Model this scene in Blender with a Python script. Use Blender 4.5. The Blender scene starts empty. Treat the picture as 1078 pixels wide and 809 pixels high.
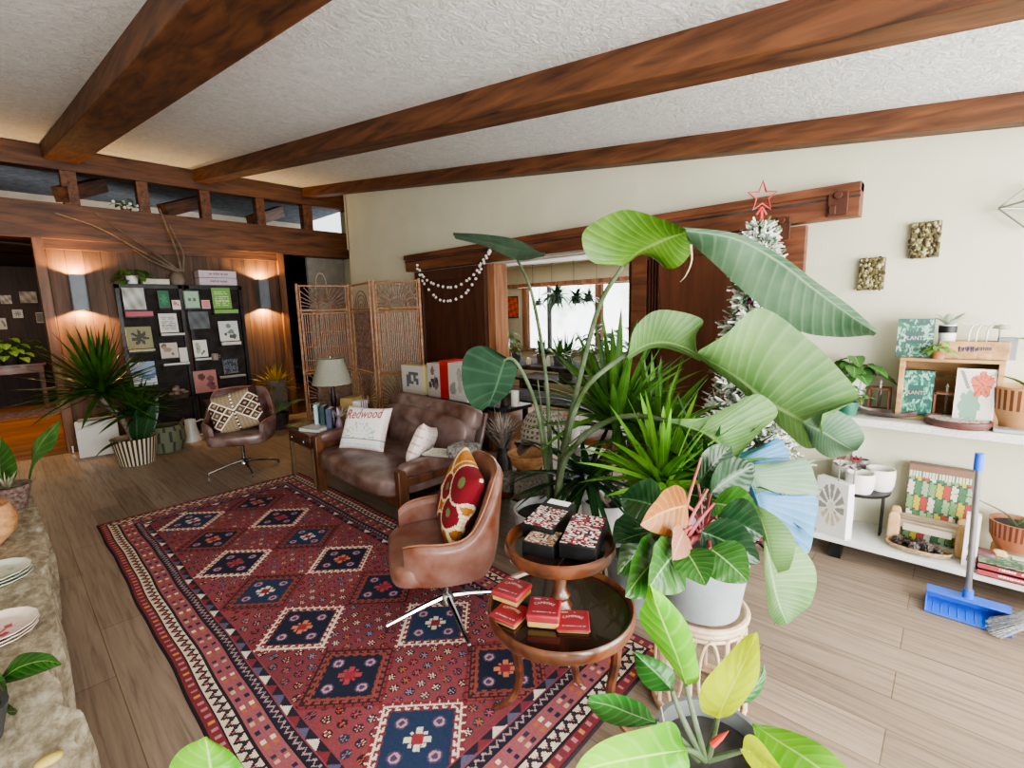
import bpy, bmesh, math, random
import numpy as np
from mathutils import Vector, Matrix, Euler
PI=math.pi
C=bpy.context.scene.collection
rnd=random.Random(7)
# ---------------------------------------------------------------- camera geometry (1078x809 frame)
FPX=503.9; YAW,PIT,ROL=[math.radians(a) for a in (46.913,8.781,-1.4805)]; EYE=Vector((0,0,1.5))
_fw=Vector((math.sin(YAW)*math.cos(PIT),math.cos(YAW)*math.cos(PIT),-math.sin(PIT)))
_rt0=Vector((math.cos(YAW),-math.sin(YAW),0)); _up0=_rt0.cross(_fw)
_rt=math.cos(ROL)*_rt0+math.sin(ROL)*_up0; _up=-math.sin(ROL)*_rt0+math.cos(ROL)*_up0
def ray(x,y): return _rt*((x-539)/FPX)+_up*(-(y-404.5)/FPX)+_fw
def P(x,y,d): return EYE+ray(x,y)*d
def atz(x,y,z=0): r=ray(x,y); return EYE+r*((z-1.5)/r.z)
def atx(x,y,X): r=ray(x,y); return EYE+r*(X/r.x)
def aty(x,y,Y): r=ray(x,y); return EYE+r*(Y/r.y)
# ---------------------------------------------------------------- colour + materials
def lin(h):
    if not isinstance(h,str): return tuple(h)
    h=h.lstrip('#'); h=h if len(h)==6 else ''.join(k*2 for k in h); o=[]
    for i in (0,2,4):
        c=int(h[i:i+2],16)/255; o.append(c/12.92 if c<=.04045 else ((c+.055)/1.055)**2.4)
    return tuple(o)
def mixc(a,b,t): return tuple(a[i]*(1-t)+b[i]*t for i in range(3))
def _nt(name):
    m=bpy.data.materials.new(name); m.use_nodes=True; t=m.node_tree; b=t.nodes['Principled BSDF']; return m,t,b
def N(t,typ,**k):
    n=t.nodes.new(typ)
    for a,v in k.items():
        if a in n.inputs: n.inputs[a].default_value=v
        else: setattr(n,a,v)
    return n
def coords(t,scale=(1,1,1),kind='Object',rot=(0,0,0)):
    tc=N(t,'ShaderNodeTexCoord'); mp=N(t,'ShaderNodeMapping'); mp.inputs['Scale'].default_value=scale; mp.inputs['Rotation'].default_value=rot
    t.links.new(tc.outputs[kind],mp.inputs['Vector']); return mp.outputs['Vector']
def ramp(t,fac,stops):
    r=N(t,'ShaderNodeValToRGB'); e=r.color_ramp.elements
    while len(e)<len(stops): e.new(.5)
    for i,(p,c) in enumerate(stops): e[i].position=p; e[i].color=(*lin(c),1)
    t.links.new(fac,r.inputs['Fac']); return r.outputs['Color']
def bumpit(t,b,h,strength,dist=.01):
    bp=N(t,'ShaderNodeBump'); bp.inputs['Strength'].default_value=strength; bp.inputs['Distance'].default_value=dist
    t.links.new(h,bp.inputs['Height']); t.links.new(bp.outputs['Normal'],b.inputs['Normal'])
_mc={}
def mat(name,col,rough=.6,metal=0,var=.12,scale=9,bump=0,bscale=60,coat=0,emis=0,spec=.5,sheen=0):
    """plain surface whose colour drifts with a noise"""
    if name in _mc: return _mc[name]
    m,t,b=_nt(name); c=lin(col); v=coords(t)
    n=N(t,'ShaderNodeTexNoise',Scale=scale,Detail=4.0); t.links.new(v,n.inputs['Vector'])
    o=ramp(t,n.outputs['Fac'],[(.3,mixc(c,(0,0,0),var)),(.7,mixc(c,(1,1,1),var*.5))])
    t.links.new(o,b.inputs['Base Color']); b.inputs['Roughness'].default_value=rough; b.inputs['Metallic'].default_value=metal
    b.inputs['Coat Weight'].default_value=coat; b.inputs['Specular IOR Level'].default_value=spec; b.inputs['Sheen Weight'].default_value=sheen
    if emis: t.links.new(o,b.inputs['Emission Color']); b.inputs['Emission Strength'].default_value=emis
    if bump:
        n2=N(t,'ShaderNodeTexNoise',Scale=bscale,Detail=5.0); t.links.new(v,n2.inputs['Vector']); bumpit(t,b,n2.outputs['Fac'],bump)
    _mc[name]=m; return m
def wood(name,dark,light,scale=3,axis=0,rough=.5,coat=0,boards=None,bump=.15,stretch=14):
    if name in _mc: return _mc[name]
    m,t,b=_nt(name); s=[stretch]*3; s[axis]=1.0
    v=coords(t,tuple(s)); n=N(t,'ShaderNodeTexNoise',Scale=scale,Detail=6.0,Distortion=.6); t.links.new(v,n.inputs['Vector'])
    mid=mixc(lin(dark),lin(light),.5)
    o=ramp(t,n.outputs['Fac'],[(.3,dark),(.5,mid),(.72,light)])
    if boards:
        ax,w=boards; tc=N(t,'ShaderNodeTexCoord'); sp=N(t,'ShaderNodeSeparateXYZ'); t.links.new(tc.outputs['Object'],sp.inputs[0])
        d=N(t,'ShaderNodeMath',operation='DIVIDE'); t.links.new(sp.outputs[ax],d.inputs[0]); d.inputs[1].default_value=w
        f=N(t,'ShaderNodeMath',operation='FRACT'); t.links.new(d.outputs[0],f.inputs[0])
        g=N(t,'ShaderNodeMath',operation='GREATER_THAN'); t.links.new(f.outputs[0],g.inputs[0]); g.inputs[1].default_value=.035
        fl=N(t,'ShaderNodeMath',operation='FLOOR'); t.links.new(d.outputs[0],fl.inputs[0])
        wn=N(t,'ShaderNodeTexWhiteNoise',noise_dimensions='1D'); t.links.new(fl.outputs[0],wn.inputs['W'])
        ma=N(t,'ShaderNodeMath',operation='MULTIPLY_ADD'); t.links.new(wn.outputs['Value'],ma.inputs[0]); ma.inputs[1].default_value=.4; ma.inputs[2].default_value=.75
        ml=N(t,'ShaderNodeMath',operation='MULTIPLY'); t.links.new(ma.outputs[0],ml.inputs[0]); t.links.new(g.outputs[0],ml.inputs[1])
        mx=N(t,'ShaderNodeMixRGB',blend_type='MULTIPLY'); mx.inputs['Fac'].default_value=1; t.links.new(o,mx.inputs[1]); t.links.new(ml.outputs[0],mx.inputs[2]); o=mx.outputs[0]
    t.links.new(o,b.inputs['Base Color']); b.inputs['Roughness'].default_value=rough; b.inputs['Coat Weight'].default_value=coat
    if bump: bumpit(t,b,n.outputs['Fac'],bump,.004)
    _mc[name]=m; return m
def painted(name,rough=.6,bump=0,bscale=200,coat=0,fab=0):
    """reads the colours stored on the mesh"""
    if name in _mc: return _mc[name]
    m,t,b=_nt(name); a=N(t,'ShaderNodeAttribute'); a.attribute_name='Col'
    n=N(t,'ShaderNodeTexNoise',Scale=bscale,Detail=3.0); t.links.new(coords(t),n.inputs['Vector'])
    mx=N(t,'ShaderNodeMixRGB',blend_type='MULTIPLY'); mx.inputs['Fac'].default_value=.45 if fab else .1
    t.links.new(a.outputs['Color'],mx.inputs[1]); t.links.new(n.outputs['Fac'],mx.inputs[2])
    if fab:
        ad=N(t,'ShaderNodeMixRGB',blend_type='MULTIPLY'); ad.inputs['Fac'].default_value=1; ad.inputs[2].default_value=(1.35,1.35,1.35,1)
        t.links.new(mx.outputs[0],ad.inputs[1]); mx=ad
    t.links.new(mx.outputs[0],b.inputs['Base Color']); b.inputs['Roughness'].default_value=rough; b.inputs['Coat Weight'].default_value=coat
    if bump: bumpit(t,b,n.outputs['Fac'],bump,.003)
    _mc[name]=m; return m
def leafmat(name,dark,light,vein,nv=14,slant=.35,rough=.38,trans=.3,veinw=.5,rib=.05,bs=.1,spec=.35):
    """leaf: midrib and side veins from the blade's own UV"""
    if name in _mc: return _mc[name]
    m,t,b=_nt(name); tc=N(t,'ShaderNodeTexCoord'); sp=N(t,'ShaderNodeSeparateXYZ'); t.links.new(tc.outputs['UV'],sp.inputs[0])
    s=N(t,'ShaderNodeMath',operation='SUBTRACT'); t.links.new(sp.outputs[0],s.inputs[0]); s.inputs[1].default_value=.5
    a=N(t,'ShaderNodeMath',operation='ABSOLUTE'); t.links.new(s.outputs[0],a.inputs[0])
    k=N(t,'ShaderNodeMath',operation='MULTIPLY'); t.links.new(a.outputs[0],k.inputs[0]); k.inputs[1].default_value=-slant
    ad=N(t,'ShaderNodeMath',operation='ADD'); t.links.new(k.outputs[0],ad.inputs[0]); t.links.new(sp.outputs[1],ad.inputs[1])
    ml=N(t,'ShaderNodeMath',operation='MULTIPLY'); t.links.new(ad.outputs[0],ml.inputs[0]); ml.inputs[1].default_value=nv*2*PI
    si=N(t,'ShaderNodeMath',operation='SINE'); t.links.new(ml.outputs[0],si.inputs[0])
    vr=N(t,'ShaderNodeMapRange'); t.links.new(si.outputs[0],vr.inputs[0]); vr.inputs[1].default_value=.55; vr.inputs[2].default_value=1; vr.inputs[3].default_value=0; vr.inputs[4].default_value=veinw
    mr=N(t,'ShaderNodeMapRange'); t.links.new(a.outputs[0],mr.inputs[0]); mr.inputs[1].default_value=rib; mr.inputs[2].default_value=rib*.35; mr.inputs[3].default_value=0; mr.inputs[4].default_value=.9
    mxm=N(t,'ShaderNodeMath',operation='MAXIMUM'); t.links.new(vr.outputs[0],mxm.inputs[0]); t.links.new(mr.outputs[0],mxm.inputs[1])
    n=N(t,'ShaderNodeTexNoise',Scale=5.0,Detail=3.0); t.links.new(coords(t),n.inputs['Vector'])
    base=ramp(t,n.outputs['Fac'],[(.3,dark),(.7,light)])
    mx=N(t,'ShaderNodeMixRGB'); t.links.new(mxm.outputs[0],mx.inputs['Fac']); t.links.new(base,mx.inputs[1]); mx.inputs[2].default_value=(*lin(vein),1)
    t.links.new(mx.outputs[0],b.inputs['Base Color']); b.inputs['Roughness'].default_value=rough; b.inputs['Specular IOR Level'].default_value=spec
    bumpit(t,b,si.outputs[0],bs,.004)
    tr=N(t,'ShaderNodeBsdfTranslucent'); t.links.new(mx.outputs[0],tr.inputs['Color'])
    ms=N(t,'ShaderNodeMixShader'); ms.inputs[0].default_value=trans
    out=t.nodes['Material Output']; t.links.new(b.outputs[0],ms.inputs[1]); t.links.new(tr.outputs[0],ms.inputs[2]); t.links.new(ms.outputs[0],out.inputs['Surface'])
    _mc[name]=m; return m
def glassmat(name,col=(1,1,1),rough=.02):
    if name in _mc: return _mc[name]
    m,t,b=_nt(name); b.inputs['Base Color'].default_value=(*lin(col),1); b.inputs['Transmission Weight'].default_value=1; b.inputs['Roughness'].default_value=rough; b.inputs['IOR'].default_value=1.2
    _mc[name]=m; return m
# ---------------------------------------------------------------- mesh builder
class MB:
    def __init__(s): s.v=[]; s.f=[]; s.c=[]; s.u=[]; s.hasc=False; s.hasu=False
    def add(s,vs,fs,col=None,cols=None,uvs=None):
        o=len(s.v); s.v+=[tuple(p) for p in vs]; s.f+=[tuple(i+o for i in f) for f in fs]
        if cols is not None: s.c+=list(cols); s.hasc=True
        else:
            s.c+=[col or (1,1,1)]*len(fs); s.hasc=s.hasc or col is not None
        if uvs is not None: s.u+=list(uvs); s.hasu=True
        else: s.u+=[(0,0)]*len(vs)
        return s
    def box(s,c,d,R=None,col=None):
        x,y,z=[k/2 for k in d]; vs=[Vector((a*x,b*y,e*z)) for a in (-1,1) for b in (-1,1) for e in (-1,1)]
        if R is not None:
            if not isinstance(R,Matrix): R=Euler(R).to_matrix()
            vs=[R@p for p in vs]
        c=Vector(c); return s.add([p+c for p in vs],[(0,1,3,2),(4,6,7,5),(0,4,5,1),(2,3,7,6),(0,2,6,4),(1,5,7,3)],col)
    def tube(s,pts,r,n=8,cap=True,col=None,closed=False):
        pts=[Vector(p) for p in pts]; k=len(pts); rs=r if isinstance(r,(list,tuple)) else [r]*k; vs=[]; prev=None
        for i,p in enumerate(pts):
            if closed: t=pts[(i+1)%k]-pts[i-1]
            else: t=pts[min(i+1,k-1)]-pts[max(i-1,0)]
            if t.length<1e-9: t=Vector((0,0,1))
            t.normalize()
            if prev is None: a=t.orthogonal().normalized()
            else:
                a=prev-t*prev.dot(t)
                a=a.normalized() if a.length>1e-6 else t.orthogonal().normalized()
            prev=a; b=t.cross(a)
            vs+=[p+(a*math.cos(2*PI*j/n)+b*math.sin(2*PI*j/n))*rs[i] for j in range(n)]
        fs=[(i*n+j,i*n+(j+1)%n,((i+1)%k)*n+(j+1)%n,((i+1)%k)*n+j) for i in range(k if closed else k-1) for j in range(n)]
        if cap and not closed: fs+=[tuple(range(n))[::-1],tuple((k-1)*n+j for j in range(n))]
        return s.add(vs,fs,col)
    def lathe(s,prof,n=28,c=(0,0,0),col=None,cols=None,cap=True):
        k=len(prof); vs=[(c[0]+r*math.cos(2*PI*j/n),c[1]+r*math.sin(2*PI*j/n),c[2]+z) for r,z in prof for j in range(n)]
        fs=[(i*n+j,i*n+(j+1)%n,(i+1)*n+(j+1)%n,(i+1)*n+j) for i in range(k-1) for j in range(n)]
        cc=None
        if cols: cc=[cols((i+.5)/(k-1),(j+.5)/n) for i in range(k-1) for j in range(n)]
        if cap:
            if prof[0][0]>1e-4: fs.append(tuple(range(n))[::-1]); cc and cc.append(cc[0])
            if prof[-1][0]>1e-4: fs.append(tuple((k-1)*n+j for j in range(n))); cc and cc.append(cc[-2])
        return s.add(vs,fs,col,cols=cc)
    def grid(s,fn,nu,nv,col=None,cfn=None,closeu=False):
        uu=nu if closeu else nu+1
        vs=[];uv=[]
        for j in range(nv+1):
            for i in range(uu): vs.append(Vector(fn(i/nu,j/nv))); uv.append((i/nu,j/nv))
        fs=[];cs=[]
        for j in range(nv):
            for i in range(nu):
                a=j*uu+i; b=j*uu+(i+1)%uu; fs.append((a,b,b+uu,a+uu))
                if cfn: cs.append(cfn((i+.5)/nu,(j+.5)/nv))
        return s.add(vs,fs,col,cols=cs if cfn else None,uvs=uv)
    def sphere(s,c,r,n=12,col=None):
        if not isinstance(r,(tuple,list)): r=(r,r,r)
        return s.sup(c,r,1,1,n,col=col)
    def sup(s,c,r,e1=.4,e2=.4,n=16,R=None,col=None,cfn=None,f=None):
        """superellipsoid: small exponents make a rounded box"""
        sg=lambda w,e: math.copysign(abs(w)**e,w); c=Vector(c)
        if R is not None and not isinstance(R,Matrix): R=Euler(R).to_matrix()
        def fn(u,v):
            a=-PI/2+PI*min(max(v,1e-10),1-1e-10); b=2*PI*u
            p=Vector((r[0]*sg(math.cos(a),e1)*sg(math.cos(b),e2),r[1]*sg(math.cos(a),e1)*sg(math.sin(b),e2),r[2]*sg(math.sin(a),e1)))
            if f: p=Vector(f(p))
            return (R@p if R is not None else p)+c
        return s.grid(fn,2*n,n,col=col,cfn=cfn,closeu=True)
    def prism(s,poly,h,R=None,c=(0,0,0),col=None):
        """poly in the XY plane pushed up by h"""
        k=len(poly); vs=[Vector((x,y,z)) for z in (0,h) for x,y in poly]
        if R is not None:
            if not isinstance(R,Matrix): R=Euler(R).to_matrix()
            vs=[R@p for p in vs]
        c=Vector(c); return s.add([p+c for p in vs],[tuple(range(k))[::-1],tuple(range(k,2*k))]+[(i,(i+1)%k,k+(i+1)%k,k+i) for i in range(k)],col)
    def mesh(s,mesh,Mx,col=None):
        return s.add([Mx@v.co for v in mesh.vertices],[tuple(p.vertices) for p in mesh.polygons],col)
    def build(s,name,m,par=None,world=False,smooth=True,bev=0,seg=2,ang=40):
        me=bpy.data.meshes.new(name); me.from_pydata(s.v,[],s.f)
        if s.hasc:
            at=me.color_attributes.new('Col','FLOAT_COLOR','CORNER'); cn=np.array([len(f) for f in s.f]); c=np.ones((len(s.c),4)); c[:,:3]=s.c
            at.data.foreach_set('color',np.repeat(c,cn,axis=0).astype(np.float32).ravel())
        if s.hasu:
            uv=me.uv_layers.new(name='UVMap'); idx=np.array([i for f in s.f for i in f]); uv.data.foreach_set('uv',np.array(s.u,dtype=np.float32)[idx].ravel())
        me.update()
        if smooth:
            me.polygons.foreach_set('use_smooth',[True]*len(me.polygons)); me.set_sharp_from_angle(angle=math.radians(ang))
        me.materials.append(m)
        o=bpy.data.objects.new(name,me); C.objects.link(o)
        if par is not None:
            o.parent=par
            if world:
                l=Vector(par.location); q=par
                while q.parent: q=q.parent; l+=Vector(q.location)
                o.location=-l
        if bev:
            b=o.modifiers.new('bevel','BEVEL'); b.width=bev; b.segments=seg; b.limit_method='ANGLE'; b.angle_limit=math.radians(50)
        return o
def tag(o,label,cat,group=None,kind=None):
    if label: o['label']=label
    if cat: o['category']=cat
    if group: o['group']=group
    if kind: o['kind']=kind
    return o
def T(name,label,cat,loc=(0,0,0),rz=0,group=None,rot=None):
    o=bpy.data.objects.new(name,None); C.objects.link(o); o.location=loc; o.rotation_euler=rot or (0,0,rz); o.empty_display_size=.05
    return tag(o,label,cat,group)
def struct(o): o['kind']='structure'; return o
def sbox(name,lo,hi,m,bev=0):
    c=[(a+b)/2 for a,b in zip(lo,hi)]; d=[abs(b-a) for a,b in zip(lo,hi)]
    o=MB().box((0,0,0),d).build(name,m,smooth=False,bev=bev); o.location=c; return struct(o)
def dup(root,loc,rz=None,label=None,group=None,scale=None):
    def cp(o,par):
        c=o.copy(); C.objects.link(c); c.parent=par
        for ch in o.children: cp(ch,c)
        return c
    r=cp(root,None); r.location=loc
    if rz is not None: r.rotation_euler=(0,0,rz)
    if label: r['label']=label
    if group: r['group']=group
    if scale: r.scale=(scale,)*3
    return r
def crom(pts,n):
    pts=[Vector(p) for p in pts]; k=len(pts)
    if k==2: return [pts[0].lerp(pts[1],i/n) for i in range(n+1)]
    out=[]
    for i in range(n+1):
        t=i/n*(k-1); a=min(int(t),k-2); f=t-a
        p0=pts[a-1] if a>0 else pts[0]*2-pts[1]; p1=pts[a]; p2=pts[a+1]; p3=pts[a+2] if a+2<k else pts[-1]*2-pts[-2]
        out.append(.5*((2*p1)+(p2-p0)*f+(2*p0-5*p1+4*p2-p3)*f*f+(3*p1-p0-3*p2+p3)*f**3))
    return out
# ---------------------------------------------------------------- lettering
_tx={}
def prep_text(strings):
    obs=[]
    for s in strings:
        cu=bpy.data.curves.new('lettering','FONT'); cu.body=s; cu.size=1; cu.align_x='CENTER'; cu.align_y='CENTER'; cu.resolution_u=2
        if s=='Redwood': cu.shear=.4; cu.offset=.012
        o=bpy.data.objects.new('lettering',cu); C.objects.link(o); obs.append((s,o))
    bpy.context.view_layer.update(); dg=bpy.context.evaluated_depsgraph_get()
    for s,o in obs: _tx[s]=bpy.data.meshes.new_from_object(o.evaluated_get(dg))
    for s,o in obs:
        cu=o.data; bpy.data.objects.remove(o); bpy.data.curves.remove(cu)
def text(mb,s,size,Mx,bend=0,wid=1,col=None):
    """letters laid into mb, in the XY plane of Mx; bend is the arc's radius"""
    me=_tx[s]; vs=[]
    for v in me.vertices:
        x,y=v.co.x*size*wid,v.co.y*size
        if bend:
            a=x/bend; x,y=(bend+y)*math.sin(a),(bend+y)*math.cos(a)-bend
        vs.append(Mx@Vector((x,y,0)))
    mb.add(vs,[tuple(p.vertices) for p in me.polygons],col)
# ---------------------------------------------------------------- leaves and plants
def blade(mb,L,Mi,Rr,n=26,m=10,cup=.0):
    """loft left edge - midrib - right edge"""
    l,c,r=[crom(a,n) for a in (L,Mi,Rr)]
    def fn(u,v):
        i=round(v*n)
        nrm=(r[i]-c[i]).cross(c[min(i+1,n)]-c[max(i-1,0)]); nrm=nrm.normalized() if nrm.length>1e-9 else Vector((0,0,1))
        if u<.5: t=1-u*2; p=c[i].lerp(l[i],t); w=(l[i]-c[i]).length
        else: t=u*2-1; p=c[i].lerp(r[i],t); w=(r[i]-c[i]).length
        return p+nrm*(cup*w*math.sin(PI*t))
    mb.grid(fn,m,n); return mb
PROF={'ovate':lambda v:math.sin(PI*v**.75)**.8,'strap':lambda v:(min(1,v*6+.45)*(1-v**2.6)**.9),'heart':lambda v:math.sin(PI*min(1,v*.93+.07)**.62)**.75,
      'lance':lambda v:math.sin(PI*v**.6)**.9,'oblong':lambda v:min(1,(v*6)**.6)*min(1,((1-v)*3.2))**.6 if v<1 else 0}
def scribble(mb,w,h,Mx,n,seed=1,col=None):
    r=random.Random(seed); x=-w/2
    while x<w/2:
        q=r.uniform(.4,1.1)*w/n
        if r.random()<.82: mb.add([Mx@Vector(p) for p in ((x,-h/2*r.uniform(.5,1),0),(x+q*.75,-h/2*r.uniform(.5,1),0),(x+q*.75,h/2*r.uniform(.5,1),0),(x,h/2*r.uniform(.5,1),0))],[(0,1,2,3)],col)
        x+=q
def leaf(mb,a,b,w,up=(0,0,1),sag=0,fold=.15,prof='ovate',n=12,m=6,wave=0,twist=0,seed=0):
    a,b=Vector(a),Vector(b); d=b-a; Lg=d.length; up=Vector(up); side=d.cross(up)
    if side.length<1e-6: side=d.orthogonal()
    side.normalize(); nrm=side.cross(d).normalized(); pf=PROF[prof]; g=Vector((0,0,-1))
    if twist: side,nrm=side*math.cos(twist)+nrm*math.sin(twist),nrm*math.cos(twist)-side*math.sin(twist)
    def fn(u,v):
        p=a+d*v+g*(-sag*Lg*4*v*(1-v)*.5)  # positive sag arches upward
        s=u*2-1; hw=w*.5*pf(v)
        return p+side*(s*hw)+nrm*(abs(s)*hw*fold*2+wave*hw*math.sin(v*22+s*3+seed)*abs(s))
    mb.grid(fn,m,n); return mb
def clump(mb,c,n,length,width,spread=(0.15,1.3),droop=.5,seed=1,prof='strap',az=(0,2*PI),seg=10,jit=.25,base=.02,fold=.25,minz=None):
    """arching strap leaves out of one crown"""
    r=random.Random(seed); c=Vector(c)
    for i in range(n):
        f=(i+.5)/n; th=spread[0]+(spread[1]-spread[0])*f**.8; ph=az[0]+(az[1]-az[0])*((i*.618034)%1)+r.uniform(-.2,.2); L=length*(1-jit*r.random())
        h=Vector((math.cos(ph),math.sin(ph),0)); d=h*math.sin(th)+Vector((0,0,math.cos(th))); s=Vector((-math.sin(ph),math.cos(ph),0)); dr=droop*r.uniform(.4,1.2)*math.sin(th); w=width*r.uniform(.75,1.1)
        o=c+h*base*r.random()+Vector((0,0,r.uniform(-.06,.06)*length)); pf=PROF[prof]; tw=r.uniform(-.4,.4)
        nn=s.cross(d)
        def fn(u,v):
            p=o+d*(L*v)+Vector((0,0,-1))*(dr*L*v*v); q=(u*2-1)*w*.5*pf(v)
            p=p+s*q*math.cos(tw)+nn*(q*math.sin(tw)+abs(q)*fold*-1)
            if minz is not None and p.z<minz: p.z=minz+.004*r.random()
            return p
        mb.grid(fn,2,seg)
    return mb
def pillow(mb,w,h,t,cfn,n=22):
    for sgn in (1,-1):
        def fn(u,v):
            x,y=(u*2-1),(v*2-1); k=max(0,(1-x**4))*max(0,(1-y**4)); pin=1-.07*(1-abs(x)**2)*abs(y)**3
            pin2=1-.07*(1-abs(y)**2)*abs(x)**3
            return (sgn*x*w/2*pin2,y*h/2*pin,sgn*t/2*k**.55)
        mb.grid(fn,n,n,cfn=(lambda u,v:cfn(u if sgn>0 else 1-u,v)))
    return mb
def potprof(r0,r1,h,th=.012,rim=.0):
    return [(0.001,0),(r0,0),(r0+(r1-r0)*.5,h*.5),(r1+rim*.0,h-max(rim,.001)),(r1+rim*.4,h-max(rim,.001)*.9),(r1+rim*.4,h),(r1-th,h),(r1-th*1.3,h*.86),(0.001,h*.85)]
LIGHT_MAIN=300; LIGHT_LEFT=170; LIGHT_SUNROOM=60; WORLD=1.3; VIEW='AgX'; LOOK='AgX - Medium High Contrast'; EXPO=.5
# ================================================================ SETTING
XW=3.55; YB=7.4
CZ=lambda y:2.47+.1255*y
wall=mat('wall_paint','#d3d1ba',.85,var=.05,scale=3,bump=.05,bscale=90)
cream=mat('cream_paint','#d8cdb0',.85,var=.05)
white=mat('white_paint','#f2f1ec',.5,var=.03)
beamw=wood('beam_wood','#3a2114','#7d4f32',2.2,1,.55,stretch=9)
beamx=wood('beam_wood_across','#351d10','#70482d',2.2,0,.55,stretch=9)
board=wood('board_wall','#3d2718','#6a4a32',1.6,2,.6,boards=(0,.155),stretch=9)
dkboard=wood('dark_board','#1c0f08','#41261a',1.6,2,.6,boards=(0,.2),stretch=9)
doorw=wood('door_wood','#3b2016','#5c3525',1.8,2,.5,stretch=10)
trackw=wood('track_wood','#4d2a1c','#85543a',1.8,1,.5,stretch=10)
jambw=wood('jamb_wood','#7a4a30','#b98660',1.8,2,.5,stretch=10)
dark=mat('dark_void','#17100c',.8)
black=mat('black_metal','#0d0d0e',.4,.3,var=.05)
# floor: planks running along Y
def floor_mat():
    m,t,b=_nt('floor_planks'); v=coords(t,(1,1,1),rot=(0,0,PI/2))
    br=N(t,'ShaderNodeTexBrick'); br.offset=.37; br.inputs['Scale'].default_value=1; br.inputs['Mortar Size'].default_value=.0022; br.inputs['Brick Width'].default_value=1.22; br.inputs['Row Height'].default_value=.18; br.inputs['Bias'].default_value=0
    br.inputs['Color1'].default_value=(*lin('#877768'),1); br.inputs['Color2'].default_value=(*lin('#9d8c7d'),1); br.inputs['Mortar'].default_value=(*lin('#6d5c49'),1); t.links.new(v,br.inputs['Vector'])
    v2=coords(t,(22,1.1,1)); n=N(t,'ShaderNodeTexNoise',Scale=2.2,Detail=7.0,Distortion=.8); t.links.new(v2,n.inputs['Vector'])
    o=ramp(t,n.outputs['Fac'],[(.28,(.50,.46,.43)),(.5,(.86,.84,.82)),(.75,(1.1,1.06,1.02))])
    mx=N(t,'ShaderNodeMixRGB',blend_type='MULTIPLY'); mx.inputs['Fac'].default_value=.9; t.links.new(br.outputs['Color'],mx.inputs[1]); t.links.new(o,mx.inputs[2])
    t.links.new(mx.outputs[0],b.inputs['Base Color']); b.inputs['Roughness'].default_value=.42; bumpit(t,b,n.outputs['Fac'],.08,.003)
    return m
fm=floor_mat()
sbox('floor',(-2.6,-2.4,-.05),(XW+.1,YB+.02,0),fm)
oak=wood('oak_floor','#7d4a22','#b9793f',1.8,0,.35,boards=(1,.14),stretch=12)
sbox('floor',(-2.6,YB+.02,-.05),(4.6,12.6,.0),oak)
sbox('floor',(XW+.1,-.5,-.05),(7.2,8.2,.0),oak)
def stucco():
    m,t,b=_nt('ceiling_stucco'); v=coords(t); n=N(t,'ShaderNodeTexNoise',Scale=17.0,Detail=6.0,Distortion=1.6); n.inputs['Roughness'].default_value=.65; t.links.new(v,n.inputs['Vector'])
    o=ramp(t,n.outputs['Fac'],[(.35,'#dfe2e2'),(.62,'#f6f8f8')]); t.links.new(o,b.inputs['Base Color']); b.inputs['Roughness'].default_value=.9
    bumpit(t,b,n.outputs['Fac'],.9,.02); return m
st=stucco()
def slab(name,y0,y1,x0,x1,m,th=.06):
    vs=[(x,y,CZ(y)+k) for k in (0,th) for x,y in ((x0,y0),(x1,y0),(x1,y1),(x0,y1))]
    return struct(MB().add(vs,[(0,3,2,1),(4,5,6,7),(0,1,5,4),(1,2,6,5),(2,3,7,6),(3,0,4,7)]).build(name,m,smooth=False))
slab('ceiling',-2.4,YB+.22,-2.6,4.4,st)
def sbeam(x0,x1,d,y0=-2.4,y1=YB+.1):
    vs=[(x,y,CZ(y)+k) for k in (-d,.02) for x,y in ((x0,y0),(x1,y0),(x1,y1),(x0,y1))]
    return struct(MB().add(vs,[(0,3,2,1),(4,5,6,7),(0,1,5,4),(1,2,6,5),(2,3,7,6),(3,0,4,7)]).build('ceiling_beam',beamw,smooth=False,bev=.006))
sbeam(.60,.90,.15); sbeam(2.02,2.2,.15); sbeam(3.43,3.60,.13); sbeam(-1.0,-.72,.15)
sbox('ceiling_beam',(-2.6,YB+.05,3.165),(4.4,YB+.23,3.40),beamx,.006)   # ridge beam
for i,x in enumerate((-.66,.07,.72,1.40,2.07,2.76,3.43)): sbox('clerestory_post',(x,YB+.06,2.78),(x+.14 if i in (2,6) else x+.115,YB+.2,3.17),beamw,.004)
sbox('trim_header',(-2.6,YB,2.405),(4.14,YB+.26,2.795),beamx,.006)
# space behind the clerestory and the two openings under the header
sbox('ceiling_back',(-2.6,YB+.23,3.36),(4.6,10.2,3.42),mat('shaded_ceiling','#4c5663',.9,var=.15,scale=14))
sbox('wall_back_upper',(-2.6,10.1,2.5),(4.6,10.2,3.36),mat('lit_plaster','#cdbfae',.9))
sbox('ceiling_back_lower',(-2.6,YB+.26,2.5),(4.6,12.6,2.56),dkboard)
for x,y,r in ((.85,7.8,.6),(1.95,8.0,.9),(3.05,8.1,.9)):
    o=MB().box((0,0,0),(.12,.9,.16)).build('roof_strut',beamw,smooth=False); o.location=(x+.08,y,3.05); o.rotation_euler=(.35,0,-r); struct(o)
wb=struct(MB().box((0,0,0),(2.53,.08,2.41)).build('wall_back',board,smooth=False)); wb.location=(.47+1.265,YB+.09,1.205)
sbox('trim_header_board',(.44,YB+.015,2.30),(3.05,YB+.05,2.41),beamx,.003)
for x in (.40,2.96): sbox('trim_post',(x,YB-.0,0),(x+.09,YB+.16,2.41),wood('post_wood','#4a2a16','#8a5a36',1.8,2,.5,stretch=9),.004)
sbox('wall_alcove',(-2.6,12.5,0),(4.6,12.6,2.5),dkboard)
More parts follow.
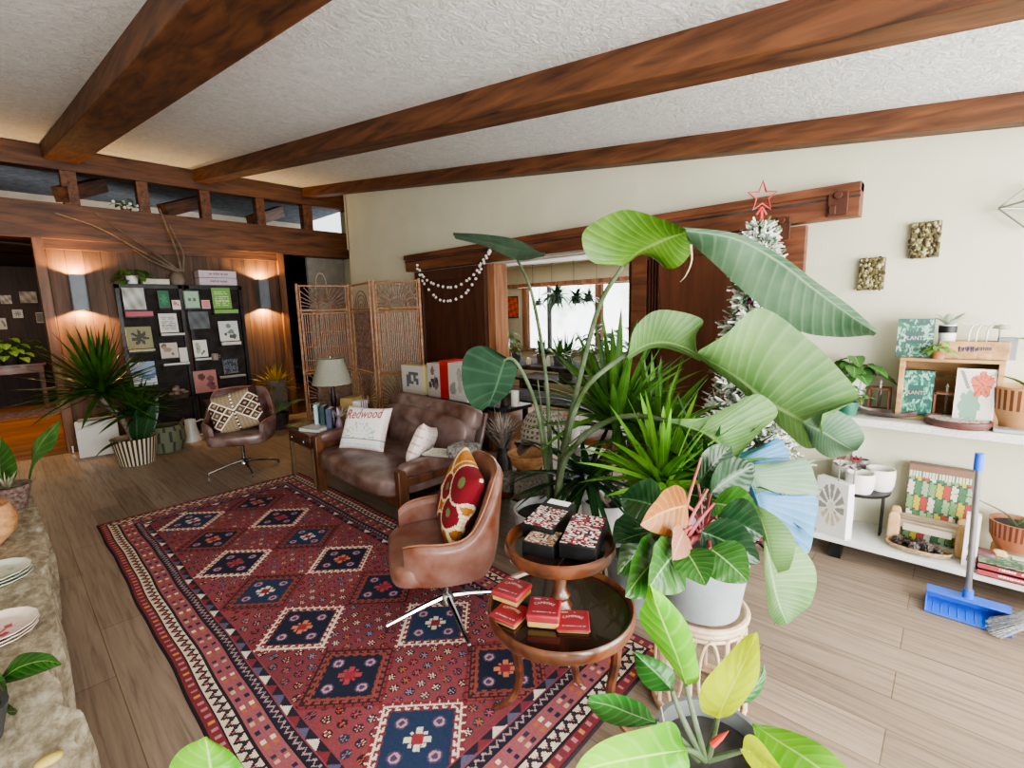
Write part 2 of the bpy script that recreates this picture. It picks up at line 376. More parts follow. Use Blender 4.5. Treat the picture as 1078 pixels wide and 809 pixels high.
sbox('wall_alcove_right',(4.5,YB+.2,0),(4.6,12.5,2.5),dkboard)
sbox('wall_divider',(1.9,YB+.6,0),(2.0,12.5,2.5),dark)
sbox('baseboard_back',(.5,YB+.02,0),(2.95,YB+.05,.1),beamx)
# right wall with the wide opening
OY0,OY1,OZ=1.93,3.56,1.97
def wbox(name,y0,y1,z0,z1,x0=XW,x1=XW+.12,m=wall): return sbox(name,(x0,y0,z0),(x1,y1,z1),m)
wbox('wall_right',-2.4,OY0,0,2.9); wbox('wall_right',OY1,6.4,0,3.5); wbox('wall_right',OY0,OY1,OZ,3.1)
sbox('wall_return',(4.16,6.4,0),(4.26,YB+.3,3.5),wall); sbox('wall_return',(XW,6.38,2.4),(4.26,6.44,3.4),wall)
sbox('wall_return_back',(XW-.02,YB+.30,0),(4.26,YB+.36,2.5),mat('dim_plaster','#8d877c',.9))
sbox('wall_left',(-2.7,-.6,0),(-2.6,12.6,3.5),wall)
sbox('baseboard_right',(XW-.015,-2.4,0),(XW,OY0,.09),white); sbox('baseboard_right',(XW-.015,OY1,0),(XW,6.4,.09),white)
for y0,y1,w in ((OY1-.06,OY1+.07,jambw),(OY0-.06,OY0+.05,doorw)): sbox('trim_jamb',(XW-.03,y0,0),(XW+.16,y1,OZ),w,.004)
# sliding doors: panel, stiles, rails
def barn_door(n,y0,y1,stw):
    d=T('door_%d'%n,None,None,(XW-.05,(y0+y1)/2,0)); struct(d); w=y1-y0
    MB().box((.012,0,.99),(.03,w-.1,1.9)).build('door_panel',doorw,d,smooth=False)
    for s in (-1,1): MB().box((-.005,s*(w/2-stw/2),.99),(.05,stw,1.96)).build('stile',trackw if n==2 else doorw,d,smooth=False,bev=.004)
    for z,h in ((1.91,.12),(.1,.18)): MB().box((-.004,0,z),(.046,w-2*stw,h)).build('rail',trackw if n==2 else doorw,d,smooth=False,bev=.004)
    return d
barn_door(1,3.6,4.78,.13); d2=barn_door(2,.74,1.93,.13)
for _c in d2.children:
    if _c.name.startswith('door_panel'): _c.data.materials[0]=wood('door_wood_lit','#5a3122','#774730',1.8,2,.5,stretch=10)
mb=MB()
for k in range(4): mb.box((-.012,1.335-.74-.16-k*.024,.99),(.05,.010,1.96))
mb.build('groove_moulding',doorw,d2,smooth=False)
tr=T('trim_1',None,None,(XW,2.7,2.06)); struct(tr)
MB().box((-.05,0,.02),(.10,4.45,.19)).build('track_board',trackw,tr,smooth=False,bev=.005)
MB().box((-.06,0,.085),(.12,4.45,.05)).build('track_rail',trackw,tr,smooth=False,bev=.004)
MB().box((-.103,0,.035),(.004,4.45,.012)).build('track_slot',dark,tr,smooth=False)
for y,z in ((-2.12,.0),(-1.83,-.10)):
    mb=MB().box((-.112,y,z),(.014,.10,.13)); mb.box((-.12,y-.03,z+.05),(.02,.04,.03)); mb.box((-.12,y+.025,z-.03),(.02,.035,.05)); mb.tube([(-.11,y,z+.05),(-.135,y,z+.05)],.022,12)
    mb.build('hanger_bracket',doorw,tr,smooth=False,bev=.004)
# room beyond the opening
sbox('ceiling_sunroom',(XW+.12,-.5,2.28),(7.2,6.38,2.34),white); sbox('ceiling_sunroom',(4.26,6.38,2.28),(7.2,8.2,2.34),white)
WX=7.0
sbox('wall_sunroom',(WX,6.15,0),(WX+.1,8.2,2.3),cream); sbox('wall_sunroom',(WX,-.5,0),(WX+.1,6.15,.72),cream); sbox('wall_sunroom',(WX,-.5,1.98),(WX+.1,6.15,2.3),cream)
sbox('wall_sunroom_end',(4.26,8.1,0),(7.1,8.2,2.3),cream); sbox('wall_sunroom_near',(XW+.1,-.6,0),(7.1,-.5,2.3),cream)
win=T('window_1',None,None,(WX,3.0,0)); struct(win)
for y in (3.12,1.48,-.05,-1.7): MB().box((-.01,y,1.35),(.09,.12,1.26)).build('mullion',jambw,win,smooth=False,bev=.004)
MB().box((-.012,2.55,1.35),(.06,.06,1.26)).build('mullion',mat('grey_frame','#6e7276',.5),win,smooth=False)
for z in (.74,1.95): MB().box((-.012,.3,z),(.11,6.5,.07)).build('window_rail',jambw,win,smooth=False,bev=.004)
MB().box((.03,.3,1.35),(.006,6.4,1.2)).build('pane',glassmat('window_glass'),win,smooth=False)
def outside():
    m,t,b=_nt('overcast_garden'); v=coords(t); n=N(t,'ShaderNodeTexNoise',Scale=1.6,Detail=5.0); t.links.new(v,n.inputs['Vector'])
    o=ramp(t,n.outputs['Fac'],[(.36,'#b9cdb9'),(.5,'#eef4f6'),(.65,'#ffffff')]); t.links.new(o,b.inputs['Emission Color']); b.inputs['Emission Strength'].default_value=2.2; b.inputs['Base Color'].default_value=(.5,.5,.5,1); return m
o=MB().box((0,0,0),(.05,16,6)).build('garden_backdrop',outside(),smooth=False); o.location=(9.2,3.5,2); struct(o)
# ---------------------------------------------------------------- camera + light
cd=bpy.data.cameras.new('camera'); cam=bpy.data.objects.new('camera',cd); C.objects.link(cam)
cd.sensor_fit='HORIZONTAL'; cd.sensor_width=36; cd.lens=FPX*36/1078; cd.clip_start=.02
cam.matrix_world=Matrix((( _rt.x,_up.x,-_fw.x,EYE.x),(_rt.y,_up.y,-_fw.y,EYE.y),(_rt.z,_up.z,-_fw.z,EYE.z),(0,0,0,1)))
bpy.context.scene.camera=cam
def area(name,loc,to,sx,sy,power,col=(1,1,1)):
    l=bpy.data.lights.new(name,'AREA'); l.shape='RECTANGLE'; l.size=sx; l.size_y=sy; l.energy=power; l.color=col
    o=bpy.data.objects.new(name,l); C.objects.link(o); o.location=loc; o.rotation_euler=(Vector(to)-Vector(loc)).to_track_quat('-Z','Y').to_euler(); return o
area('window_daylight',(1.6,-2.35,1.3),(1.7,3,2.2),4.2,1.9,LIGHT_MAIN,(1,.985,.95))
area('left_fill_light',(-1.3,-2.3,1.7),(-.1,3.2,.3),2.2,1.6,LIGHT_LEFT,(.95,.98,1))  # added fill that brightens the left floor; no known window there
area('sunroom_daylight',(6.9,4.2,1.35),(3,3.6,1.1),3.6,1.1,LIGHT_SUNROOM,(1,1,1))
area('sunroom_overhead_light',(5.4,3.5,2.25),(5.4,3.5,0),2.6,5,26,(1,.97,.9))  # unseen overhead light for the sunroom; its ceiling has no opening
area('clerestory_daylight',(1.5,9.3,2.65),(1.2,9.9,3.2),4,.5,14,(1,.93,.85))
area('alcove_lamp',(-.3,9.8,2.45),(-.3,10.2,0),1.2,1.2,60,(1,.72,.45))
area('alcove_lamp_right',(3.3,8.6,2.45),(3.3,8.4,0),.6,.6,5,(1,.9,.8))
w=bpy.data.worlds.new('world'); bpy.context.scene.world=w; w.use_nodes=True
bg=w.node_tree.nodes['Background']; bg.inputs[0].default_value=(.93,.97,1,1); bg.inputs[1].default_value=WORLD
sc=bpy.context.scene; sc.view_settings.view_transform=VIEW; sc.view_settings.look=LOOK; sc.view_settings.exposure=EXPO
sc.cycles.use_denoising=True; sc.cycles.max_bounces=8; sc.cycles.diffuse_bounces=5; sc.cycles.caustics_reflective=False; sc.cycles.caustics_refractive=False; sc.cycles.sample_clamp_indirect=6
# ================================================================ RUG
def make_rug():
    X0,X1,Y0,Y1=.33,1.83,.83,4.54; W=X1-X0; L=Y1-Y0; nx=270; ny=int(nx*L/W)
    x=(np.arange(nx)+.5)/nx*W; y=(np.arange(ny)+.5)/ny*L; XX,YY=np.meshgrid(x,y); col=np.zeros((ny,nx,3))
    S=lambda m,h: col.__setitem__(m,lin(h))
    rs=np.random.RandomState(3)
    abr=np.interp(YY+.05*np.sin(XX*9),np.linspace(0,L,14),rs.rand(14))
    col[:]=np.array(lin('#8f444a'))*(1-abr[...,None])+np.array(lin('#73353b'))*abr[...,None]
    # medallions and field flowers
    def flower(cx,cy,r,k):
        d=np.hypot(XX-cx,YY-cy); a=np.arctan2(YY-cy,XX-cx); S(d<r,('#1d2238','#231a24','#1f3346','#2b1a22')[k%4]); S((d<r*.8)&(np.abs(np.sin(3*a))>.8)&(d>r*.2),('#c9a58b','#a8505a','#d8c3a5','#7d8396','#b0653c')[k%5]); S(d<r*.22,'#b8453f')
    k=0
    for iy in range(0,52):
        for ix in range(0,18):
            cx=.30+ix*.056+(.028 if iy%2 else 0); cy=.34+iy*.062
            if .29<cx<W-.29 and .33<cy<L-.33: flower(cx,cy,.0195,k+iy*3+ix); k+=1
    for r in range(7):
        for c in range(2):
            cx=.50+.45*c; cy=.45+.464*r; dx=XX-cx; dy=YY-cy; q=np.abs(dx)+np.abs(dy); u=(dx+dy); v=(dx-dy)
            hook=.012*np.sign(np.sin(np.where(np.abs(u)>np.abs(v),v,u)*2*PI/.055))
            wht=(r+c)%2==0
            S(q<.237,'#7f2b34'); edge_=np.where(np.abs(u)>np.abs(v),v,u); ph_=(edge_/.05)%1; hc='#e2d3be' if wht else '#3a1a22'; S((q<.222)&(q>.172),'#7a333a' if wht else '#8a4540'); S((q<.216)&(q>.203),hc); S((q>.180)&(q<.216)&(ph_<.3),hc); S((q>.180)&(q<.190)&(ph_<.62),hc); S((q>.203)&(q<.234)&(ph_>.55)&(ph_<.75),hc); S(q<.172+hook*.35,'#181d33' if (r+c*2)%3 else '#20324f')
            S((q<.172+hook*.35)&(q>.162+hook*.35)&(not wht),'#8a4a35')
            d=np.hypot(dx,dy); a=np.arctan2(dy,dx); mc=('#d9cdb9','#a5424a','#c9795a')[(r+2*c)%3]
            S((q<.07)&((np.abs(u)<.017)|(np.abs(v)<.017)),mc); S((q<.03),'#8f3038'); S((np.abs(np.abs(u)-.035)<.009)&(np.abs(np.abs(v)-.035)<.009),mc)
            for sx,sy in((1,0),(-1,0),(0,1),(0,-1)):
                e=np.hypot(dx-sx*.098,dy-sy*.098); S(e<.027,'#4d3f5c'); S((e<.02)&(e>.011),'#b98a95')
    # borders: distance from the edge, running coordinate along it
    dL,dR,dB,dT=XX,W-XX,YY*.95,L-YY; D=np.minimum(np.minimum(dL,dR),np.minimum(dB,dT)); run=np.where((D==dL)|(D==dR),YY,XX)
    fr=lambda p:(run/p)%1
    b=D<.275; S(b,'#853d43')
    S(D<.012,'#2a1a22')
    m=(D>=.012)&(D<.05); S(m,'#7a3038'); S(m&(fr(.045)<.35)&(D>.02)&(D<.042),'#b9767a'); S(m&(fr(.18)<.1)&(D>.02)&(D<.042),'#cf8a4a')
    S((D>=.05)&(D<.057),'#241722')
    m=(D>=.057)&(D<.108); S(m,'#d6c6ac'); z=np.abs(((run/.05)%1)-.5)*2; S(m&(np.abs((D-.057)/.051-(.2+.6*z))<.2),'#2c2330'); S(m&(fr(.05)>.42)&(fr(.05)<.58)&(D>.075)&(D<.09),'#b0595a')
    S((D>=.108)&(D<.115),'#241722')
    m=(D>=.115)&(D<.19); S(m,'#96555a'); q=np.minimum(np.abs(D-.135),np.abs(D-.168)); ph=np.floor(run/.028).astype(int)
    for kk,h in((0,'#1f2440'),(2,'#c9a085'),(3,'#35303f'),(5,'#b0653c'),(6,'#e0cdb4')): S(m&(q<.009)&(ph%8==kk)&(fr(.028)<.7),h)
    S((D>=.19)&(D<.197),'#20141d')
    m=(D>=.197)&(D<.232); S(m,'#1d1c30'); z=np.abs(((run/.034)%1)-.5)*2; S(m&(np.abs((D-.197)/.035-(.2+.6*z))<.13),'#a98d88')
    S((D>=.232)&(D<.238),'#8a4044')
    m=(D>=.238)&(D<.272); S(m,'#231c2c'); z=(run/.075)%1; tri=(1-np.abs(z-.5)*2)>((D-.238)/.034); S(m&tri,'#7a2f38'); S(m&tri&(np.floor(run/.075).astype(int)%3==0),'#d9cdbf'); S(m&tri&(np.floor(run/.075).astype(int)%3==1),'#5a5670')
    col*= (0.9+.2*rs.rand(ny,nx,1))
    vx=np.linspace(0,W,nx+1); vy=np.linspace(0,L,ny+1)
    wob=lambda t:.004*math.sin(t*5)+.002*math.sin(t*13)
    me=bpy.data.meshes.new('rug'); G=np.zeros((ny+1,nx+1,3)); G[...,0]=vx[None,:]-W/2; G[...,1]=vy[:,None]-L/2; G[...,2]=.009
    G[...,0]+=(np.array([wob(t) for t in vy]))[:,None]
    G[0,:,2]=G[-1,:,2]=0.001; G[:,0,2]=G[:,-1,2]=0.001
    idx=np.arange((nx+1)*(ny+1)).reshape(ny+1,nx+1); F=np.stack([idx[:-1,:-1],idx[:-1,1:],idx[1:,1:],idx[1:,:-1]],-1).reshape(-1,4)
    me.vertices.add(G.size//3); me.vertices.foreach_set('co',G.astype(np.float32).ravel()); me.loops.add(F.size); me.loops.foreach_set('vertex_index',F.astype(np.int32).ravel())
    me.polygons.add(len(F)); me.polygons.foreach_set('loop_start',np.arange(0,F.size,4,dtype=np.int32)); me.update(calc_edges=True)
    at=me.color_attributes.new('Col','FLOAT_COLOR','CORNER'); c4=np.ones((len(F),4),dtype=np.float32); c4[:,:3]=col.reshape(-1,3); at.data.foreach_set('color',np.repeat(c4,4,axis=0).ravel())
    me.materials.append(painted('wool_pile',.95,.5,260,fab=1)); o=bpy.data.objects.new('area_rug',me); C.objects.link(o); o.location=((X0+X1)/2,(Y0+Y1)/2,0)
    tag(o,'red and navy wool rug with rows of diamond medallions on the wood floor','rug')
make_rug()
# ================================================================ SWIVEL CHAIRS
leather=mat('tan_leather','#7c4226',.38,var=.25,scale=7,bump=.12,bscale=130,coat=.15)
leather_d=mat('dark_leather','#5a3222',.38,var=.25,scale=7,bump=.12,bscale=130,coat=.15)
sofa_l=mat('brown_leather','#603524',.42,var=.3,scale=6,bump=.14,bscale=120,coat=.12)
chrome=mat('chrome','#b9bbbd',.16,1,var=.05)
piping=mat('leather_piping','#a06a48',.5)
def swivel(label,loc,rz,shell_m,seat_m,spin,sc):
    t=T('swivel_chair',label,'chair',loc,rz); t.scale=(sc,sc,sc)
    a,b=.305,.22
    def plan(s,gr):   # s -1..1 from one arm's front end round the back to the other; front is -Y
        th=s*PI*.80; x=math.sin(th); y=math.cos(th); e=.62
        return Vector((math.copysign(abs(x)**e,x)*(a+gr),math.copysign(abs(y)**e,y)*(b+gr) if y>0 else y*(b+.06),0))
    def top(s):
        q=abs(s); k=max(0,min(1,(.64-q)/.42)); k=k*k*(3-2*k); return .565+.265*k+.03*max(0,1-q*2.4)-.03*max(0,(q-.8)/.2)**2
    def skin(u,v):
        s=u*2-1; h=top(s)
        lean=lambda z:.055*((z-.34)/.45)*max(.25,1-abs(s)*.9)
        # v: 0 bottom outside -> .5 lip -> 1 bottom inside
        prof=[(.345,0.0),(.40,.022),(.50,.03),(h-.025,.03),(h,.012),(h,-.012),(h-.025,-.03),(.52,-.026),(.43,-.028),(.40,-.05)]
        f=v*(len(prof)-1); i=min(int(f),len(prof)-2); w=f-i; z=prof[i][0]*(1-w)+prof[i+1][0]*w; g=prof[i][1]*(1-w)+prof[i+1][1]*w
        p=plan(s,g); out=Vector((p.x*.25,max(p.y,0),0)); out=out.normalized() if out.length>.01 else Vector((0,0,0))
        p=p+out*lean(z); p.z=z; return p
    mb=MB(); mb.grid(skin,56,27)
    for s in (0,1):   # arm fronts closed
        ring=[skin(s,j/27) for j in range(28)]; mb.add(ring,[tuple(range(28))])
    sh=mb.build('shell',shell_m,t,ang=60)
    MB().tube([skin(i/56,.5)+Vector((0,0,.004)) for i in range(57)],.0045,6).build('piping',piping,sh)
    MB().sup((0,-.035,.395),(.285,.262,.062),.35,.45,16,f=lambda p:(p.x,p.y,p.z-.02*max(0,-p.y/.31)**3)).build('seat_cushion',seat_m,t)
    MB().box((0,0,.325),(.26,.26,.02)).build('swivel_plate',black,t,smooth=False)
    MB().lathe([(.018,.1),(.018,.32)],16).build('column',chrome,t); MB().lathe([(.001,.075),(.045,.075),(.038,.11),(.022,.13)],16).build('hub',chrome,t)
    for k in range(4):
        an=spin+k*PI/2; d=Vector((math.cos(an),math.sin(an),0)); pts=[d*.03+Vector((0,0,.105)),d*.14+Vector((0,0,.085)),d*.30+Vector((0,0,.045)),d*.335+Vector((0,0,.036))]
        MB().tube(pts,[.017,.015,.011,.010],8).tube([d*.335+Vector((0,0,.036)),d*.335],.010,8).build('base_leg',chrome,t)
    return t
near_chair=swivel('tan leather swivel chair on the rug beside the sofa, holding a red and orange cushion',(1.36,1.75,.01),math.radians(-121),leather,leather,math.radians(9.6),.9)
far_chair=swivel('darker brown leather swivel chair in front of the card racks, holding a lattice cushion',(1.52,5.08,0),math.radians(-26),leather_d,leather_d,math.radians(20),.93)
fabr=painted('woven_fabric',.95,.4,240,fab=1)
def kilim(u,v):
    x,y=u-.5,v-.5; a,b=(x+y)*1.414,(x-y)*1.414
    if abs(x)<.02: return lin('#e8dfcc') if int(v*22)%2 else lin('#3a2b22')
    g=lin('#94826a') if math.sin(v*120)+math.sin(u*90)>-.3 else lin('#7d6c57')
    for sx in(-1,1):
        dx=x-sx*.34; q=abs(dx)*1.0+abs(y)
        if q<.36:
            if q>.325: return lin('#ece3d2')
            p,r_=(dx+y)/.24+.5,(dx-y)/.24+.5; fp,fr_=p%1,r_%1
            if fp<.1 or fr_<.1: return lin('#ece3d2')
            if .4<fp<.7 and .4<fr_<.7: return lin('#b09077')
            return lin('#3d2119') if (int(p+9)+int(r_+9))%2 else lin('#5c4a3c')
    if abs(x)>.36: return lin('#381e1a')
    return g
o=pillow(MB(),.47,.40,.15,kilim,56).build('throw_pillow',fabr); o.location=(1.49,5.05,.60); o.rotation_euler=Euler((math.radians(74),math.radians(-14),math.radians(-26)),'XYZ')
tag(o,'dark and beige cushion with woven lattice squares on the far swivel chair','cushion')
def suzani(u,v):
    x,y=u-.5,v-.5; base=lin('#b5742c') if math.sin(v*60+u*20)>-.4 else lin('#a8621f')
    for cx,cy,r in((.28,.3,.3),(.30,-.12,.22),(-.05,.05,.2),(-.28,-.3,.24),(.12,-.4,.18)):
        d=math.hypot(x-cx,y-cy)
        if d<r:
            if d>r-.035: return lin('#ede0c6') if int(math.atan2(y-cy,x-cx)*9)%2 else lin('#e2c79a')
            if d<r*.25: return lin('#6d7f4d')
            return lin('#7d1422')
    if abs(x+y-.1)<.03: return lin('#e9dcc3')
    if abs(x-y*.4+.25)<.02: return lin('#d9b98a')
    return base
o=pillow(MB(),.40,.38,.13,suzani,70).build('throw_pillow',fabr); near_pillow=o
tag(o,'orange cushion with embroidered dark red circles leaning in the near swivel chair','cushion')
# pillow leans on the chair's inner back: in chair space at y=.17, tilted
Mc=near_chair.matrix_basis.copy() if False else Matrix.Translation((1.36,1.75,.01))@Matrix.Rotation(math.radians(-121),4,'Z')
o.matrix_world=Mc@Matrix.Translation((-.03,.085,.60))@Euler((math.radians(66),math.radians(8),math.radians(0))).to_matrix().to_4x4()
# ================================================================ LOVESEAT  (front is -Y locally, turned to face -X)
sofa_w=wood('sofa_wood','#3c2013','#6f452a',2,2,.4,stretch=9)
sf=T('loveseat','dark brown tufted leather loveseat with wooden posts facing the rug','sofa',(2.1,3.22,0),math.radians(-93))
def puff(c,r,R=None,e=(.38,.42),but=(),seam=None):
    def f(p):
        z=p.z
        if p.z>0:
            for bx,by in but:
                d=math.hypot(p.x-bx,(p.y-by)); z-=.028*math.exp(-(d/.05)**2)
            if seam is not None: z-=.03*math.exp(-((p.x-seam)/.018)**2)
            z+=.006*math.sin(p.x*23+p.y*9)*math.sin(p.y*17)
        return (p.x,p.y,z)
    return MB().sup(c,r,e[0],e[1],30,R=R,f=f)
puff((0,-.10,.335),(.60,.385,.085),seam=0.02,but=((-.3,.0),(.3,.0))).build('seat_cushion',sofa_l,sf)
RB=Euler((math.radians(72),0,0))
puff((0,.24,.535),(.60,.17,.085),RB,seam=.0,but=((-.3,.0),(.3,.0))).build('back_cushion',sofa_l,sf)
hr=puff((0,.315,.688),(.625,.105,.08),RB,e=(.5,.4),seam=0.0,but=((-.45,.0),(-.28,.02),(-.12,0),(.15,0),(.3,.02),(.45,.0))).build('head_cushion',sofa_l,sf)
MB().box((0,.36,.5),(1.2,.03,.46),R=(math.radians(-17),0,0)).build('back_panel',sofa_l,sf,bev=.01)
for s in(-1,1):
    MB().sup((s*.645,-.06,.475),(.055,.33,.05),.5,.4,16).build('arm_pad',sofa_l,sf)
    MB().box((s*.66,-.385,.245),(.055,.075,.49)).build('post',sofa_w,sf,bev=.008)
    MB().box((s*.66,.33,.20),(.055,.075,.40)).build('post',sofa_w,sf,bev=.008)
    MB().box((s*.66,-.03,.40),(.04,.66,.06)).build('arm_rail',sofa_w,sf,bev=.006)
MB().box((0,-.36,.245),(1.28,.035,.07)).build('front_rail',sofa_w,sf,bev=.006); MB().box((0,-.03,.24),(1.27,.6,.03)).build('seat_base',dark,sf)
def redwood(u,v):
    x,y=u,v
    c=lin('#efece8') if y>.2 else lin('#e3e6ea')
    if y<.24 and y>.225: return lin('#8a9399')
    d=math.hypot((x-.5)*1.0,(y-.28)*1.1)
    for a in range(9):
        an=PI*(.06+a*.11)
        if abs(math.atan2(y-.24,x-.5)-an)<.035 and .10<d<.32+.05*(a%2): return lin('#9fc3a4')
    if .30<d<.315 and y>.25: return lin('#b9cfd0')
    if abs(y-.12)<.012 and abs((x*18)%1-.5)<.3: return lin('#c3c9cf')
    if u<.05 or u>.95 or v<.04 or v>.96: return lin('#e6d3cd')
    return c
prep_text(['Redwood','CAMPFIRE','PLANTS'])
ph=T('throw_pillow','white cushion printed with red script and green lines at the far end of the loveseat','cushion',(1.97,3.50,.57))
Rp=Matrix.Rotation(math.radians(-68),4,'Z')@Matrix.Rotation(math.radians(64),4,'X'); ph.rotation_euler=Rp.to_euler()
pillow(MB(),.44,.37,.13,redwood,40).build('pillow_cover',fabr,ph)
mb=MB(); text(mb,'Redwood',.11,Matrix.Translation((0,.105,.0655))@Matrix.Rotation(math.radians(4),4,'Z'),wid=.8); mb.build('lettering',mat('red_ink','#b0525a',.8),ph,smooth=False)
o=pillow(MB(),.36,.30,.12,lambda u,v:lin('#e6dcd6') if math.sin(u*40)*math.sin(v*31)<.75 else lin('#d9a9a0'),20).build('throw_pillow',fabr)
o.matrix_world=Matrix.Translation((2.02,2.80,.545))@Matrix.Rotation(math.radians(-150),4,'Z')@Matrix.Rotation(math.radians(70),4,'X')@Matrix.Rotation(math.radians(20),4,'Z')
tag(o,'small plain pale cushion propped at the near arm of the loveseat','cushion')
# ================================================================ TWO-TIER ROUND TABLE
mah=wood('mahogany','#3d1e12','#7d4a2c',2.4,0,.28,coat=.5,stretch=7); mah_d=wood('mahogany_top','#1c0e09','#38211a',2.0,0,.25,coat=.6,stretch=9)
tt=T('tiered_table','round two-tier mahogany table with raised rims holding red tins and card games','table',(1.165,.895,.0))
MB().lathe([(.001,.49),(.205,.488),(.238,.492),(.243,.503),(.243,.53),(.236,.536),(.229,.53),(.226,.516),(.001,.515)],56).build('lower_tray',mah,tt,ang=50)
MB().lathe([(.001,.5168),(.2255,.5168)],56,cap=False).build('tray_surface',mah_d,tt); MB().lathe([(.001,.7348),(.1625,.7348)],48,cap=False).build('tray_surface',mah_d,tt)
MB().lathe([(.001,.715),(.13,.712),(.172,.718),(.18,.735),(.178,.758),(.172,.762),(.167,.755),(.163,.735),(.001,.733)],56).build('upper_tray',mah,tt,ang=50)
MB().lathe([(.04,.515),(.042,.525),(.03,.54),(.026,.55),(.034,.565),(.02,.585),(.024,.66),(.022,.69),(.034,.705),(.05,.715)],24).build('column',mah,tt)
for an in (102,-52,25+180-2,20):
    d=Vector((math.cos(math.radians(an)),math.sin(math.radians(an)),0)); pts=crom([d*.175+Vector((0,0,.49)),d*.185+Vector((0,0,.34)),d*.165+Vector((0,0,.2)),d*.20+Vector((0,0,.09)),d*.275+Vector((0,0,.012))],14)
    if an==203: continue
    MB().tube(pts,[.021-.010*i/14 for i in range(15)],8).build('leg',mah,tt)
red=mat('red_tin','#9c1f2a',.45,var=.08); cardy=mat('card_edge','#c9a552',.7); ink=mat('white_ink','#efe6da',.7)
def tin(label,loc,rz,tilt=(0,0),h=.036):
    t=T('game_box',label,'game box',loc,group=None,rot=(tilt[0],tilt[1],rz))
    MB().box((0,0,h*.38),(.098,.098,h*.76)).build('box_base',cardy,t,bev=.005)
    MB().box((0,0,h*.72),(.104,.104,h*.56)).build('lid',red,t,bev=.006,seg=3)
    mb=MB(); text(mb,'CAMPFIRE',.0165,Matrix.Translation((.0,.016,h+.0006)),bend=.062,wid=.92); scribble(mb,.022,.006,Matrix.Translation((-.026,.036,h+.0006)),6,3); scribble(mb,.004,.004,Matrix.Translation((.006,.036,h+.0006)),1,4); scribble(mb,.07,.0045,Matrix.Translation((0.002,-.031,h+.0006)),20,5); mb.build('lettering',ink,t,smooth=False); return t
def on(px,py,z): p=atz(px,py,z); return (p.x,p.y,z)
VR=math.radians(-47)   # the photo's horizontal in the world
q=on(537,650,.517); tin('red tin with white lettering lying flat, leftmost and lowest of the red tins',q,VR-.6,h=.02)
q=on(539,628,.538); tin('red tin lying on top at the back of the tray, farthest from the plants',q,VR-.55,h=.036)
q=on(573,652,.519); tin('thick red tin with a yellow side showing, nearest the tray\'s front rim',q,VR-.18,h=.045)
q=on(603,657,.5165); tin('flat red tin partly under the thick one, closest to the dark centre of the tray',q,VR-.1,h=.014)
# card decks in black window boxes on the upper tray
def deckcol(seed,cs):
    r=random.Random(seed); g=[[r.choice(cs) for _ in range(14)] for _ in range(40)]
    return lambda u,v:lin(g[int(v*40)%40][int(u*14)%14])
def deck(label,loc,rz,w,l,h,cs,seed,tilt=0,flap=False):
    t=T('dominoes_box',label,'game box',loc,rot=(tilt,0,rz))
    MB().box((0,0,h/2),(w,l,h)).build('box_body',black,t,bev=.002)
    k_=.68 if flap else .94
    MB().grid(lambda u,v:((u-.5)*w*.94,(v-.5)*l*k_-(.94-k_)*l*.5,h+.001),14,40,cfn=deckcol(seed,cs)).build('patterned_cards',painted('printed',.5),t,smooth=False)
    if flap: MB().box((0,l*.42,h+.002),(w*.7,l*.16,.002)).build('paper_flap',white,t,smooth=False)
    return t
cs1=['#e9e4da','#161616','#161616','#8e2733','#e9e4da','#a13441']; cs2=['#e9e4da','#1a1a1a','#cdb58a','#222222','#a1572f']
q=on(579,549,.775); deck('black box of red and white patterned tiles, farthest back on the upper tray',(q[0],q[1],.755),VR-.55,.115,.19,.05,cs1,1,flap=True,tilt=.10)
q=on(617,562,.79); deck('black box of red and white patterned tiles overhanging the rim by the plants',(q[0]-.01,q[1],.760),VR-.4,.115,.17,.05,cs1,2,tilt=.16)
q=on(572,569,.765); deck('small black box of cream and orange patterned tiles at the front of the upper tray',(q[0],q[1],.735),VR-.45,.105,.095,.042,cs2,3,tilt=.05)
